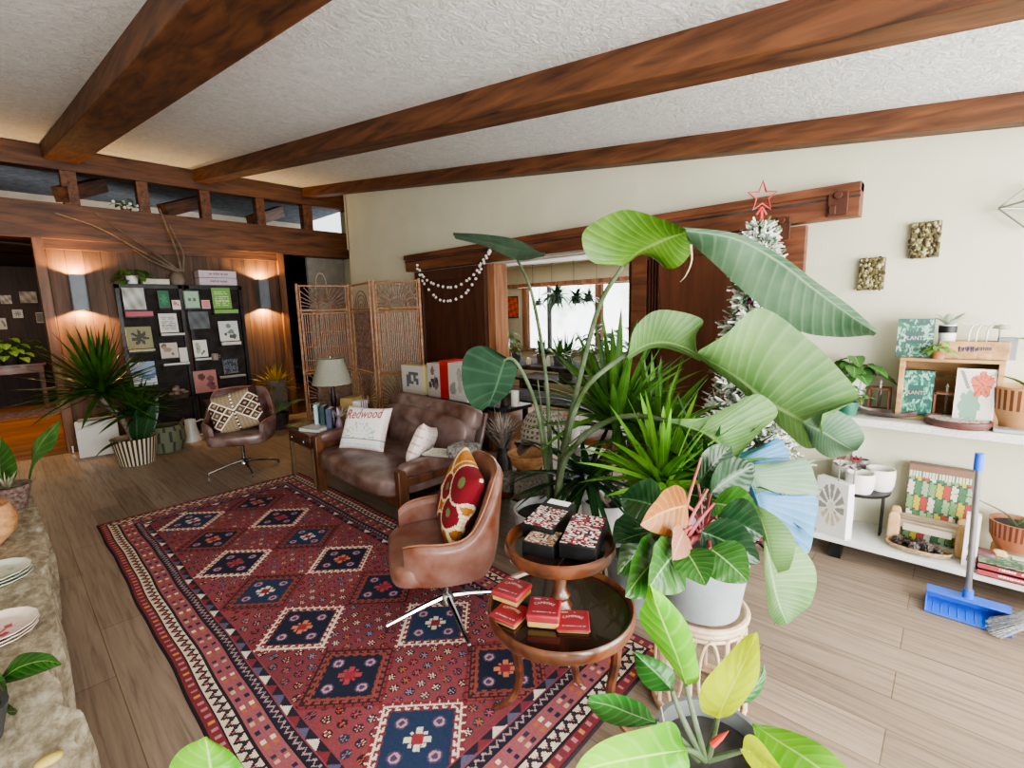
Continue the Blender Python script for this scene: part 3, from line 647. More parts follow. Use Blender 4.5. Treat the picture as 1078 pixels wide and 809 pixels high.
# ================================================================ RATTAN FOLDING SCREEN
ratt=mat('rattan','#7a4926',.5,var=.35,scale=25); ratt_l=mat('rattan_light','#a8703e',.5,var=.3,scale=25); reed=mat('reed','#a67c62',.6,var=.3,scale=40)
fs=T('folding_screen','three-panel rattan folding screen with sunburst tops behind the end table','screen',(2.95,5.0,0))
def fan(mb,cx,z0,rx,rz,r0,n,up=1,y=0,rings=(1.0,)):
    for i in range(n+1):
        a=PI*i/n; c,s=math.cos(a),math.sin(a); kx=rx/max(abs(c),1e-6); kz=rz/max(s,1e-6); k=min(kx,kz)
        mb.tube([(cx+c*r0,y,z0+up*s*r0),(cx+c*k,y,z0+up*s*k)],[.005,.0085],5)
    for q in rings: mb.tube([(cx+r0*q*math.cos(PI*i/16),y,z0+up*r0*q*math.sin(PI*i/16)) for i in range(17)],.006,5)
def panel(a,b,style):
    a,b=Vector(a),Vector(b); d=b-a; w=d.length; p=T('panel',None,None,(a+b)/2-Vector((2.95,5.0)).to_3d() if False else ((a.x+b.x)/2-2.95,(a.y+b.y)/2-5.0,0),math.atan2(d.y,d.x)); p.parent=fs
    hw=w/2-.02; H=1.86; mb=MB()
    for s in(-1,1): mb.tube([(s*hw,0,0),(s*hw,0,H+.01)],.016,8)
    for z in(.10,.13,.80,.835,1.52,1.555,H-.015): mb.tube([(-hw,0,z),(hw,0,z)],.012,6)
    for s in(-1,1): mb.tube([(s*(hw-.03),0,.13),(s*(hw-.03),0,H-.02)],.008,6)
    mb.build('panel_frame',ratt_l,p)
    iw=hw-.035
    mb=MB()
    if style!=1: fan(mb,0,1.57,iw,.255,.085,18,rings=(1,.6) if style==0 else (1,1.6,.6))
    else:
        for q in(.05,.1,.15,.2): mb.tube([(q*1.1*math.cos(PI*i/16),0,1.57+q*math.sin(PI*i/16)) for i in range(17)],.006,5)
    if style==2: mb.tube([(iw*math.cos(PI*i/16),0,1.57+.24*math.sin(PI*i/16)) for i in range(17)],.008,5)
    mb.build('sunburst',ratt,p)
    mb=MB(); nn=22
    for i in range(nn): x=-iw+2*iw*(i+.5)/nn; mb.tube([(x,rnd.uniform(-.004,.004),.845),(x+rnd.uniform(-.006,.006),0,1.51)],.0062,5)
    for z in(.96,1.12,1.3): mb.tube([(-iw,.006,z),(iw,.006,z)],.005,5)
    if style==1:
        for i in range(16): z=.87+i*.04; mb.tube([(-iw,.006,z),(iw,.006,z)],.005,5)
    mb.build('reed_slats',reed if style!=1 else ratt,p)
    mb=MB(); fan(mb,0,.465,iw,.32,.06,20); fan(mb,0,.465,iw,.32,.06,20,-1); mb.build('lower_sunburst',ratt,p)
panel((2.46,5.75),(3.06,5.58),0); panel((3.07,5.56),(2.93,4.88),1); panel((2.93,4.85),(3.24,4.36),2)
o=MB().tube([(math.cos(PI*i/12)*.07,0,.14*math.sin(PI*i/12)) for i in range(13)],.008,6).tube([(-.07,0,0),(-.09,0,-.25)],.008,6).tube([(.07,0,0),(.09,0,-.25)],.008,6).lathe([(.001,-.45),(.12,-.45),(.14,-.25),(.135,-.25),(.11,-.43),(.001,-.43)],16).build('hanging_basket',mat('pale_rope','#a59684',.8)); 
p=aty(338,299,6.3); o.location=(p.x,p.y,p.z); 
tag(o,'round pale basket handle showing above the rattan screen\'s first panel','basket')
# grille on the wall behind the screen
g=T('air_vent','small grey air vent on the white wall above the screen','vent',atx(379,288,XW+.6)-Vector((.0,0,0)))
g.location=aty(379,289,6.36)
MB().box((0,0,0),(.17,.015,.16)).build('vent_frame',mat('vent_grey','#8a877c',.6),g); MB().box((0,-.009,0),(.012,.006,.15)).box((-.04,-.009,0),(.055,.004,.13)).box((.04,-.009,0),(.055,.004,.13)).build('vent_slots',mat('vent_dark','#5a564e',.7),g)
# ================================================================ END TABLE + LAMP
et=T('end_table','small dark wooden end table with a two-knob drawer between chair and loveseat','end table',(2.0,4.26,0),math.radians(-93))
etw=wood('walnut','#2e160c','#5d3320',2.2,0,.35,coat=.2,stretch=9)
MB().box((0,0,.475),(.60,.56,.025)).build('tabletop',etw,et,bev=.006)
MB().box((0,.005,.40),(.54,.50,.125)).build('apron',etw,et,bev=.004)
dr=MB().box((0,-.25,.40),(.50,.018,.105)).build('drawer',etw,et,bev=.004)
for x in(-.14,.14): MB().sup((x,-.268,.40),(.011,.011,.011),1,1,8).build('knob',chrome,dr)
for x in(-1,1):
    for y in(-1,1): MB().box((x*.255,y*.235,.18),(.036,.036,.36)).build('leg',wood('pale_leg','#4a3524','#7d6247',2.2,2,.5,stretch=9),et,bev=.004)
lp=T('table_lamp','table lamp with a grey-green tapered drum shade and dark base on the end table','lamp',(2.14,4.36,.4875))
MB().lathe([(.001,0),(.075,0),(.075,.02),(.02,.05),(.016,.12),(.03,.2),(.014,.32),(.012,.5)],20).build('lamp_base',black,lp)
shm=mat('shade_linen','#8b8a7c',.8,var=.06,scale=60,bump=.1,bscale=200)
MB().lathe([(.185,.36),(.115,.60),(.112,.60),(.182,.36)],40,cap=False).build('lamp_shade',shm,lp)
MB().tube([(0,0,.5),(0,0,.615)],.004,6).tube([(-.113,0,.597),(.113,0,.597)],.003,5).sphere((0,0,.62),.008,8).build('harp',chrome,lp)
# ================================================================ PLANTS
W=lambda L:[P(*q) for q in L]
def st3(pts,a,b):   # (px,py) list with depth running a..b
    k=len(pts)-1; return [P(x,y,a+(b-a)*i/k) for i,(x,y) in enumerate(pts)]
stemg=mat('green_stem','#42572a',.55,var=.2,spec=.2); soil=mat('potting_soil','#1d140e',.95)
concrete=mat('concrete_pot','#8d9396',.7,var=.15,scale=6,bump=.1); terra=mat('terracotta','#a5673f',.8,var=.15)
SG=leafmat('strelitzia_green','#3f6a1c','#6b9238','#86a857',16,.12,.4,.3,.35,.03)
SGG=leafmat('strelitzia_grey','#45664b','#6c8a6c','#8ba586',18,.12,.42,.2,.3,.03)
SGM=leafmat('strelitzia_mid','#49703a','#6f9054','#8fab72',20,.12,.40,.22,.3,.03)
SGB=leafmat('strelitzia_blue_reflection','#2b5f86','#4b83aa','#7aa5b8',18,.1,.4,.15,.3,.03)  # blue reflection on the glossy underside, painted into the leaf colour
SGX=leafmat('strelitzia_darkest','#1d2f22','#2d4432','#3f5843',7,.1,.75,.03,.3,.03,spec=.05); SGD=leafmat('strelitzia_dark','#24392a','#38503a','#4c6349',7,.1,.5,.1,.3,.03)  # SGX: darkest, matte leaf green for the left hanging leaf
sx,sy=2.08,1.70
sp=T('bird_of_paradise_plant','tall bird of paradise plant with huge arching paddle leaves behind the tiered table','plant',(sx,sy,0))
MB().lathe(potprof(.15,.19,.34),32).build('pot',mat('white_pot','#c9ccca',.5,var=.06),sp); MB().lathe([(.001,.30),(.17,.30)],24,cap=False).build('soil',soil,sp)
def stem(pts,d0,d1,r0,r1,par=sp,m=stemg,n=30):
    c=crom([P(x,y,d0+(d1-d0)*i/(len(pts)-1)) for i,(x,y) in enumerate(pts)],n); MB().tube(c,[r0+(r1-r0)*i/n for i in range(n+1)],8).build('stem',m,par,world=True)
b0=(583,575)
stem([b0,(580,500),(575,400),(560,310),(543,270)],2.72,2.95,.016,.007)
stem([b0,(590,490),(605,420),(630,325),(656,280)],2.70,2.45,.019,.011)
stem([b0,(592,490),(610,420),(645,383),(688,361),(736,374)],2.68,2.25,.018,.010)
stem([b0,(590,500),(607,468),(635,446),(665,438),(700,443),(740,456),(775,484)],2.66,2.0,.018,.009)
stem([b0,(572,470),(562,420),(545,384),(533,378),(524,390)],2.70,2.62,.013,.008)
for x,y in((566,400),(596,455),(602,500),(571,450),(588,430)): stem([b0,((583+x)/2+2,(575+y)/2),(x,y)],2.7,2.74,.012,.004)
def lf(m,L,Mi,R,d,name='leaf',cup=.05,par=sp):
    f=lambda pts,o:[P(x,y,d[0]+(d[1]-d[0])*i/(len(pts)-1)+o) for i,(x,y) in enumerate(pts)]
    blade(MB(),f(L,d[2]),f(Mi,0),f(R,d[3]),30,10,cup).build(name,m,par,world=True,ang=80)
# small far leaf seen nearly edge-on
lf(SGD,[(572,268),(545,253),(512,247),(477,245)],[(574,266),(544,263),(512,255),(478,248)],[(573,270),(545,274),(512,260),(481,252)],(2.95,2.75,.12,-.1))
# big pair at the top
lf(SG,[(655,280),(622,275),(613,247),(634,229),(662,221),(700,232),(722,241)],[(655,280),(672,266),(690,257),(706,250),(722,245)],[(657,281),(676,266),(690,274),(703,283),(717,279),(729,263),(729,248)],(2.45,2.22,-.06,.10))
MB().tube(crom(W([(727,258,2.2),(728,275,2.2),(722,290,2.2),(716,297,2.22)]),10),[.006-.0005*i for i in range(11)],6).build('leaf',mat('dry_leaf','#b3a582',.8),sp,world=True)
lf(SGG,[(714,239),(775,246),(822,269),(858,296),(893,321),(926,350)],[(716,242),(774,251),(820,275),(855,302),(890,328),(923,351)],[(716,246),(752,278),(790,313),(838,347),(880,355),(920,353)],(2.22,1.95,.0,.10),cup=.08)
# middle leaf: torn in two
lf(SGM,[(662,371),(668,346),(688,328),(714,328),(740,337),(733,352),(733,368)],[(660,375),(680,364),(700,361),(720,366),(738,375)],[(662,379),(682,368),(700,367),(720,373),(738,381)],(2.36,2.22,-.05,.05))
lf(SGM,[(736,369),(764,352),(801,324),(852,358),(883,388),(904,417),(886,428),(866,436)],[(735,373),(773,396),(805,422),(830,436),(852,447),(866,453)],[(734,376),(772,405),(803,433),(828,456),(848,472),(866,470)],(2.24,1.98,-.10,.08),cup=.06)
lf(SGG,[(846,444),(872,431),(897,441),(910,460),(903,474)],[(846,446),(866,455),(882,465),(899,475)],[(846,450),(856,470),(872,482),(890,480),(898,476)],(2.02,1.93,-.03,.06))
# lower leaf: torn in five
lf(SGM,[(703,441),(740,440),(768,428),(798,415),(819,434),(800,455),(778,480)],[(700,443),(722,449),(742,457),(760,470),(776,486)],[(702,446),(722,453),(742,461),(758,474),(772,489)],(2.12,2.0,-.02,.04))
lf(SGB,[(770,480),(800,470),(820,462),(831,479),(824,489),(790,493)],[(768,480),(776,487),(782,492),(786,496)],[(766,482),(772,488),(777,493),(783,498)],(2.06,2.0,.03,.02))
lf(SGG,[(786,490),(816,487),(848,484),(858,503),(860,522),(830,521),(806,516)],[(780,490),(785,497),(790,505),(794,512),(797,520)],[(777,492),(782,501),(787,510),(791,517),(794,524)],(2.0,1.95,.0,.02),cup=.05)
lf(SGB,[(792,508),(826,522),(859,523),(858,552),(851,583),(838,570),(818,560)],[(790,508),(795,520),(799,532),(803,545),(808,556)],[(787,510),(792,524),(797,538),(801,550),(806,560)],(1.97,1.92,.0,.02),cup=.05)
lf(SGM,[(797,532),(820,546),(836,567),(836,584),(831,600)],[(797,534),(803,552),(808,570),(812,590),(818,604)],[(795,536),(799,554),(804,572),(808,592),(814,606)],(1.94,1.88,-.03,.02))
lf(SGM,[(808,560),(840,574),(859,601),(855,634),(840,648),(832,656)],[(806,568),(810,595),(815,620),(822,642),(829,657)],[(804,572),(805,600),(807,630),(811,650),(820,659)],(1.92,1.80,.02,.0))
# dark leaf hanging at the left
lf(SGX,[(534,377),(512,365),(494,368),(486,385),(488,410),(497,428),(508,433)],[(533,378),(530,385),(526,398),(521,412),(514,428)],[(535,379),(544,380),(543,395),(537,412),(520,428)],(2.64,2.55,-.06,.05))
# ---- dracaenas
DG=leafmat('dracaena_green','#274d1c','#5d8a37','#6f9a4c',1,0,.4,.25,.1,.04); DGB=leafmat('dracaena_bright','#3f7a22','#7fb240','#9cc964',1,0,.4,.3,.1,.04); DK=leafmat('dracaena_dark','#16301a','#2f5530','#41663d',1,0,.35,.15,.1,.04)
bark=mat('bark','#6b5843',.85,var=.3,scale=30,bump=.4)
def drac(label,base,heads,potm,potr,poth):
    t=T('dracaena',label,'plant',base); b=Vector(base)
    MB().lathe(potprof(potr*.8,potr,poth),28).build('pot',potm,t)
    MB().lathe([(.001,poth*.88),(potr*.95,poth*.88)],20,cap=False).build('soil',soil,t)
    for k,(c,n,L,w,spr,dr,sd,m) in enumerate(heads):
        c=Vector(c)-b; o=Vector((rnd.uniform(-.03,.03),rnd.uniform(-.03,.03),poth*.8))
        MB().tube(crom([o,o.lerp(c,.5)+Vector((.02,.01,0)),c],10),.014,8).build('trunk',bark,t)
        clump(MB(),c,n,L,w,spr,dr,sd,minz=.05).build('foliage',m,t,ang=70)
    return t
drac('tall dracaena with spiky green leaves in a white pot behind the bird of paradise stems',(2.42,1.50,0),[(P(648,445,2.85),95,.72,.050,(.05,1.6),.35,3,DG),(P(690,470,2.75),70,.62,.048,(.05,1.7),.4,5,DG),(P(618,505,2.75),60,.55,.045,(.6,2.0),.45,9,DK)],mat('white_pot','#c9ccca',.5,var=.06),.15,.34)
drac('shorter bright green dracaena standing directly behind the red-stemmed philodendron',(2.02,1.10,0),[(P(698,512,2.15),46,.50,.050,(.05,1.4),.25,4,DGB),(P(745,505,2.2),55,.46,.042,(.3,1.8),.4,8,DK)],mat('grey_pot','#70777a',.6),.13,.30)
# pale rolled paper pot collar seen between stems
# ---- red-stemmed philodendron on a wicker stand
stx,sty=1.66,.62
ws=T('wicker_plant_stand','round cane plant stand with looped sides under the grey concrete pot','plant stand',(stx,sty,0)); cane=mat('cane','#cdb292',.5,var=.2,scale=30)
def ring(r,z,t=.008): return [(r*math.cos(2*PI*i/36),r*math.sin(2*PI*i/36),z) for i in range(36)]
mb=MB()
for r,z,t in((.158,.395,.011),(.150,.372,.009),(.150,.352,.007)): mb.tube(ring(r,z),t,8,closed=True)
mb.lathe([(.001,.385),(.15,.39)],30,cap=False); mb.build('rim_rings',cane,ws); MB().tube(ring(.165,.03),.010,8,closed=True).tube(ring(.16,.012),.010,8,closed=True).build('base_ring',cane,ws)
mb=MB()
for k in range(8): a=2*PI*k/8+.2; mb.tube([(.152*math.cos(a),.152*math.sin(a),.36),(.163*math.cos(a),.163*math.sin(a),.02)],.009,8)
mb.build('uprights',cane,ws)
mb=MB()
for k in range(8):
    a0=2*PI*(k+.5)/8+.2; pts=[]
    for i in range(25):
        s=i/24; q=s*2-1; zz=.345-.30*abs(q)**1.0*1.0; w=.30*math.sin(q*PI*1.02)*(.9-.2*abs(q)); 
        zz=.355-.16*(1-math.cos(q*PI))/1.0 if abs(q)<.5 else .195-.17*(abs(q)-.5)/.5; a=a0+w*.9
        pts.append((.156*math.cos(a),.156*math.sin(a),zz))
    mb.tube(pts,.0055,6)
mb.build('loops',cane,ws)
PH=leafmat('philodendron_green','#1b4016','#3b6b28','#7fa05a',8,.5,.22,.12,.13,.025); PHO=leafmat('philodendron_bronze','#7d4a20','#a9733f','#c79a68',8,.5,.35,.3,.3,.03); PHP=leafmat('philodendron_pink','#8f5f4c','#ad8068','#c7a58c',9,.5,.35,.25,.3,.03); PHD=leafmat('philodendron_dark','#122c18','#28492a','#527a4c',8,.5,.22,.1,.13,.025)
pz=.402; ph2=T('philodendron','broad-leaved philodendron with red stems and bronze new leaves in a grey concrete pot','plant',(stx,sty,pz))
MB().lathe(potprof(.132,.168,.265,.014),40).build('pot',concrete,ph2); MB().lathe([(.001,.235),(.15,.235)],24,cap=False).build('soil',soil,ph2)
redst=mat('red_stem','#a2323c',.45,var=.2)
cb=Vector((stx,sty,pz+.25))
def phl(m,bx,tx,w,d0,d1,prof='ovate',up=(0,0,1),sag=.1,fold=.12,wave=.04,twist=0):
    a,b=P(bx[0],bx[1],d0),P(tx[0],tx[1],d1)
    leaf(MB(),a,b,w,up,sag,fold,prof,16,8,wave,twist,bx[0]).build('leaf',m,ph2,world=True,ang=80)
    MB().tube(crom([cb,cb.lerp(a,.55)+Vector((0,0,.03)),a],8),.005,6).build('stem',redst,ph2,world=True)
U=tuple(-_fw)
phl(PHD,(700,560),(646,573),.20,1.55,1.45,up=(0,0,1)); phl(PH,(702,578),(658,629),.17,1.45,1.30,up=U); phl(PHD,(695,535),(652,525),.17,1.6,1.6,up=U)
phl(PH,(712,582),(682,622),.16,1.40,1.28,up=U); phl(PH,(722,580),(743,617),.115,1.38,1.30,up=U); phl(PH,(748,578),(788,614),.13,1.42,1.36,up=U)
phl(PHO,(724,533),(674,553),.15,1.50,1.36,up=U); phl(PHP,(720,560),(708,590),.085,1.42,1.32,up=U); phl(PHD,(755,545),(803,565),.17,1.55,1.5,up=U)
phl(PH,(752,530),(800,545),.15,1.65,1.6,up=U); phl(PHD,(748,520),(795,490),.15,1.7,1.75,up=U); phl(PHD,(738,560),(800,592),.15,1.5,1.45,up=U); phl(PH,(690,565),(650,605),.15,1.55,1.5,up=U); phl(PHD,(735,510),(770,470),.13,1.75,1.85,up=U)
for pts in([(716,572),(722,535),(738,482)],[(718,575),(735,550),(752,530)],[(720,578),(745,558),(765,548)],[(712,572),(705,545),(700,520)],[(716,575),(728,545),(745,515)]):
    MB().tube(crom([P(x,y,1.52) for x,y in pts],10),[.0075-.0004*i for i in range(11)],6).build('stem',redst,ph2,world=True)
# red and white ribbon bow lying on the floor beyond the pot
bw=T('ribbon_bow','small red and white striped ribbon bow on the floor beside the grey pot','bow',atz(795,572,0)+Vector((0,0,.001)))
for s in(-1,1): leaf(MB(),(0,0,.012),(s*.12,s*.03,.05),.08,prof='oblong').build('bow_loop',mat('red_ribbon','#b3252f',.5),bw)
MB().sphere((0,0,.02),.02,8).build('bow_knot',mat('white_ribbon','#e8dcd8',.6),bw)
# ---- bright plant at the bottom edge
BG=leafmat('congo_green','#469018','#7fbf35','#b4d873',7,.45,.22,.3,.18,.03); BY=leafmat('congo_yellow','#a8bd08','#cfdc1c','#d3d560',7,.45,.28,.4,.18,.03); BD=leafmat('congo_dark','#1a4f1e','#357530','#7fae6c',7,.45,.25,.2,.18,.03)
bx,by=1.07,.36
bp=T('philodendron','bright lime and yellow philodendron in a grey pot at the bottom edge','plant',(bx,by,0))
MB().lathe(potprof(.10,.138,.44,.012),36).build('pot',mat('glazed_grey','#6d7170',.4,var=.12),bp); MB().lathe([(.001,.395),(.122,.395)],24,cap=False).build('soil',soil,bp)
MB().box((-.055,.10,.45),(.07,.003,.06),R=(0,0,.6)).build('plant_tag',white,bp,smooth=False)
def bl(m,L,Mi,R,d,cup=.06): lf(m,L,Mi,R,d,'leaf',cup,bp)
bl(BG,[(722,723),(700,692),(678,662),(673,647),(679,632),(684,614)],[(722,722),(714,695),(702,665),(692,640),(684,615)],[(723,722),(736,716),(733,690),(725,660),(706,634),(685,616)],(1.12,.98,.02,.02))
bl(BY,[(755,757),(738,747),(739,722),(763,693),(785,670),(797,666)],[(756,757),(765,735),(780,705),(797,667)],[(757,757),(774,750),(797,718),(800,690),(798,668)],(1.08,1.05,.02,-.02))
bl(BD,[(706,728),(686,727),(672,712),(667,690)],[(707,727),(695,713),(681,700),(667,687)],[(707,726),(710,710),(697,697),(669,686)],(1.2,1.22,.02,.02))
bl(BD,[(690,763),(662,766),(636,760),(618,743)],[(690,761),(665,752),(642,743),(618,738)],[(690,759),(677,742),(650,731),(621,732)],(1.08,1.0,.02,.0))
bl(BG,[(722,788),(709,761),(682,766),(642,777),(616,794),(602,816)],[(724,790),(690,795),(655,801),(625,808),(602,818)],[(724,793),(724,813),(692,832),(642,838),(603,820)],(1.02,.86,-.02,.03))
bl(BG,[(792,761),(830,769),(866,785),(897,814)],[(792,762),(820,781),(850,800),(888,828)],[(792,764),(799,787),(816,812),(852,838)],(1.02,.86,.02,.02))
bl(BY,[(781,790),(785,775),(798,778),(824,811)],[(780,791),(793,792),(806,803),(824,816)],[(781,793),(789,806),(804,822),(822,822)],(1.0,.92,.0,.02))
bl(BD,[(770,740),(785,722),(800,712),(803,700)],[(772,742),(790,728),(802,712),(804,700)],[(775,744),(796,735),(806,715),(805,701)],(1.2,1.25,.0,.0))
for pts in([(742,800),(733,765),(722,722)],[(745,800),(752,770),(757,750)],[(740,800),(720,760),(707,727)],[(735,800),(712,775),(690,761)],[(745,800),(765,795),(781,791)],[(742,800),(730,792),(722,789)]):
    MB().tube(crom([P(x,y,d) for (x,y),d in zip(pts,(1.14,1.12,1.10))],10),[.009-.0004*i for i in range(11)],8).build('stem',stemg,bp,world=True)
MB().tube(W([(750,784,1.1),(758,777,1.09),(767,770,1.08)]),[.008,.007,.001],8).build('new_shoot',mat('red_shoot','#d8433f',.4),bp,world=True)
# ---- the leaf poking in at the bottom left
bq=T('young_philodendron','bright green heart-shaped leaf poking up at the bottom edge left of the rug','plant',(.33,.93,0))
MB().lathe(potprof(.09,.12,.2),24).build('pot',concrete,bq)
tip=P(218,776,1.12); tb=P(232,850,1.14)
lf(BG,[(228,845),(196,838),(178,812),(190,790),(214,777)],[(230,848),(224,820),(220,797),(216,776)],[(233,846),(262,838),(258,812),(243,792),(218,777)],(1.1,1.14,.0,.02),'leaf',.08,bq)
MB().tube(crom([Vector((.33,.93,.17)),P(236,870,1.14),P(230,848,1.1)],10),.006,8).build('stem',stemg,bq,world=True)
# ================================================================ CHRISTMAS TREE
tx,ty=3.12,.90
ct=T('christmas_tree','slim snow-flocked artificial Christmas tree in front of the right sliding door','christmas tree',(tx,ty,0))
MB().tube([(0,0,.0),(0,0,1.98)],[.02,.008],8).build('trunk',bark,ct)
mb=MB()
for k in range(3): a=k*2.094; mb.tube([(0,0,.06),(.2*math.cos(a),.2*math.sin(a),.008)],.008,6)
mb.build('stand',black,ct)
r=random.Random(11); mb=MB(); cols=[lin(h) for h in('#e9ebe6','#dfe4dc','#b9c4b0','#8ea085','#5d7358','#f4f4f0')]
for i in range(620):
    z=.16+1.78*(i/620)**.9; R_=.36*(1-(z/2.06))**.9+.02; a=i*2.39996+r.uniform(-.2,.2); Lb=R_*r.uniform(.8,1.1); d=Vector((math.cos(a),math.sin(a),.25)); o=Vector((0,0,z))
    for j in range(15):
        f=.25+.75*(j+r.random())/15; p=o+d*Lb*f; n=Vector((r.gauss(0,1),r.gauss(0,1),r.gauss(0,1))).normalized()*.042+d*.03; s=n.cross(Vector((r.random(),r.random(),r.random()))).normalized()*.009
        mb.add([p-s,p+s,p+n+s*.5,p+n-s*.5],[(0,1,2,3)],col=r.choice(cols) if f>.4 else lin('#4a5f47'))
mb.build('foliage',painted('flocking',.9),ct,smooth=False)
rt=T('tree_star','open red star topper on the flocked tree\'s tip','star',(tx,ty,2.035)); stp=[]
for k in range(10): a=PI/2+k*PI/5; q=.088 if k%2==0 else .036; stp.append((q*math.cos(a),q*math.sin(a)+.03))
rv=math.radians(-47)
mb=MB(); pts=[(x*math.cos(rv),x*math.sin(rv),z+.045) for x,z in stp]
mb.tube(pts,.006,6,closed=True); mb.build('star_outline',mat('red_star','#c2222c',.4),rt)
MB().tube([(0,0,-.06),(0,0,.0)],[.012,.008],8).tube([(0,0,.02),(.03*math.cos(rv),.03*math.sin(rv),-.025)],.006,6).tube([(0,0,.02),(-.03*math.cos(rv),-.03*math.sin(rv),-.025)],.006,6).build('star_clip',mat('red_star','#c2222c',.4),rt)
for i,(px,py,m_,lb) in enumerate(((790,318,'#7d3b5a','plum bauble on the flocked tree just above the big leaf'),(762,419,'#b3222b','red bauble on the flocked tree beside the torn leaf'),(815,467,'#c88b86','pink bauble low on the flocked tree'))):
    p=atx(px,py,tx-.08); o=MB().sphere((0,0,0),.021,12).lathe([(.006,.019),(.006,.027),(.001,.028)],8).build('tree_bauble',mat('bauble'+m_,m_,.2,.3)); o.location=p; tag(o,lb,'bauble')
# ================================================================ BACK WALL: card racks, sconces, alcove
ptd=painted('printed',.5)
def artf(kind,bg,fg,seed=0,fg2=None):
    r=random.Random(seed); B,F=lin(bg),lin(fg); F2=lin(fg2 or fg); blobs=[(r.uniform(.2,.8),r.uniform(.2,.8),r.uniform(.06,.16)) for _ in range(7)]
    def f(u,v):
        if kind=='plain': return B
        if kind=='frame': return F if min(u,v,1-u,1-v)<.09 else B
        if kind=='photo': return mixc(B,F,min(1,max(0,.5+.5*math.sin(u*9+seed)*math.sin(v*7+u*5+seed*2))))
        if kind=='leaf':
            x,y=u-.5,v-.5; a=math.atan2(y,x); d=math.hypot(x,y)
            return F if d<.40*abs(math.cos(a*3.5+seed))**.6*.9 else B
        if kind=='blobs':
            for i,(x,y,q) in enumerate(blobs):
                if math.hypot(u-x,v-y)<q: return F if i%2 else F2
            return B
        if kind=='lines': return F if (.12<u<.88 and .12<v<.88 and int(v*18)%2==0 and r.random()<.8) else B
        if kind=='noise': return (B,F,F2)[r.randrange(3)]
        if kind=='hill': return F if v<.35+.12*math.sin(u*5+seed) else (F2 if v<.55+.1*math.sin(u*7) else B)
        if kind=='fern': return F if abs(u-.5)<.03 or (abs((v*9-abs(u-.5)*6)%1-.5)<.22 and abs(u-.5)<.38*(1-v*.8) and .1<v<.9) else B
        if kind=='title': return F if (.42<v<.58 and .25<u<.75 and int(u*40)%3) else (F2 if (.66<v<.7 and .3<u<.7) else (F if min(u,v,1-u,1-v)<.05 else B))
        return B
    return f
def card(name,label,cat,c,w,h,th,fn,rz=0,tilt=.12,group=None,edge='#e8e4da',res=(16,22)):
    """an upright printed panel, its foot centre at c, facing -Y before turning by rz"""
    o=MB(); R=Matrix.Rotation(rz,4,'Z')@Matrix.Rotation(-tilt,4,'X')
    o.add([R@Vector((x*w/2,y*th,z*h)) for x in(-1,1) for y in(0,1) for z in(0,1)],[(0,1,3,2),(4,6,7,5),(0,4,5,1),(2,3,7,6),(0,2,6,4),(1,5,7,3)],col=lin(edge))
    o.grid(lambda u,v:R@Vector(((u-.5)*w,-.0012,v*h)),res[0],res[1],cfn=fn)
    b=o.build(name,ptd,smooth=False); b.location=c; return tag(b,label,cat,group)
YR=7.24
def rack(label,x0,x1):
    t=T('display_rack',label,'rack',((x0+x1)/2,YR+.1,0)); w=x1-x0
    mb=MB()
    for s in(-1,1): mb.box((s*(w/2-.02),0,.97),(.04,.06,1.9))
    for z in(.06,1.90): mb.box((0,0,z),(w,.06,.05))
    mb.build('frame',black,t,smooth=False); MB().box((0,.025,.97),(w-.06,.01,1.84)).build('back_panel',mat('rack_board','#1d110a',.8,var=.05),t,smooth=False); return t
rk=[rack('tall black card rack nearest the left doorway, topped by a trailing plant',1.03,1.70),rack('tall black card rack nearest the yellow spiky plant, topped by two pale boxes',1.74,2.40)]
mug=mat('ceramic_grey','#8d8578',.5)
def onrack(name,lab,cat,x0,x1,yt,yb,fn,th=.012,edge='#cfc9bd'):
    a,b=aty((x0+x1)/2,yb,YR+.02),aty((x0+x1)/2,yt,YR+.02); w=abs(aty(x1,yb,YR).x-aty(x0,yb,YR).x); c=Vector((a.x,YR+.02,a.z)); k=rk[0] if a.x<1.72 else rk[1]
    l=MB().box((a.x-k.location.x,-.045,a.z-.009),(w+.008,.08,.016)).build('ledge',black,k,smooth=False)
    return card(name,lab,cat,c,w*.97,b.z-a.z,th,fn,0,.1,edge=edge)
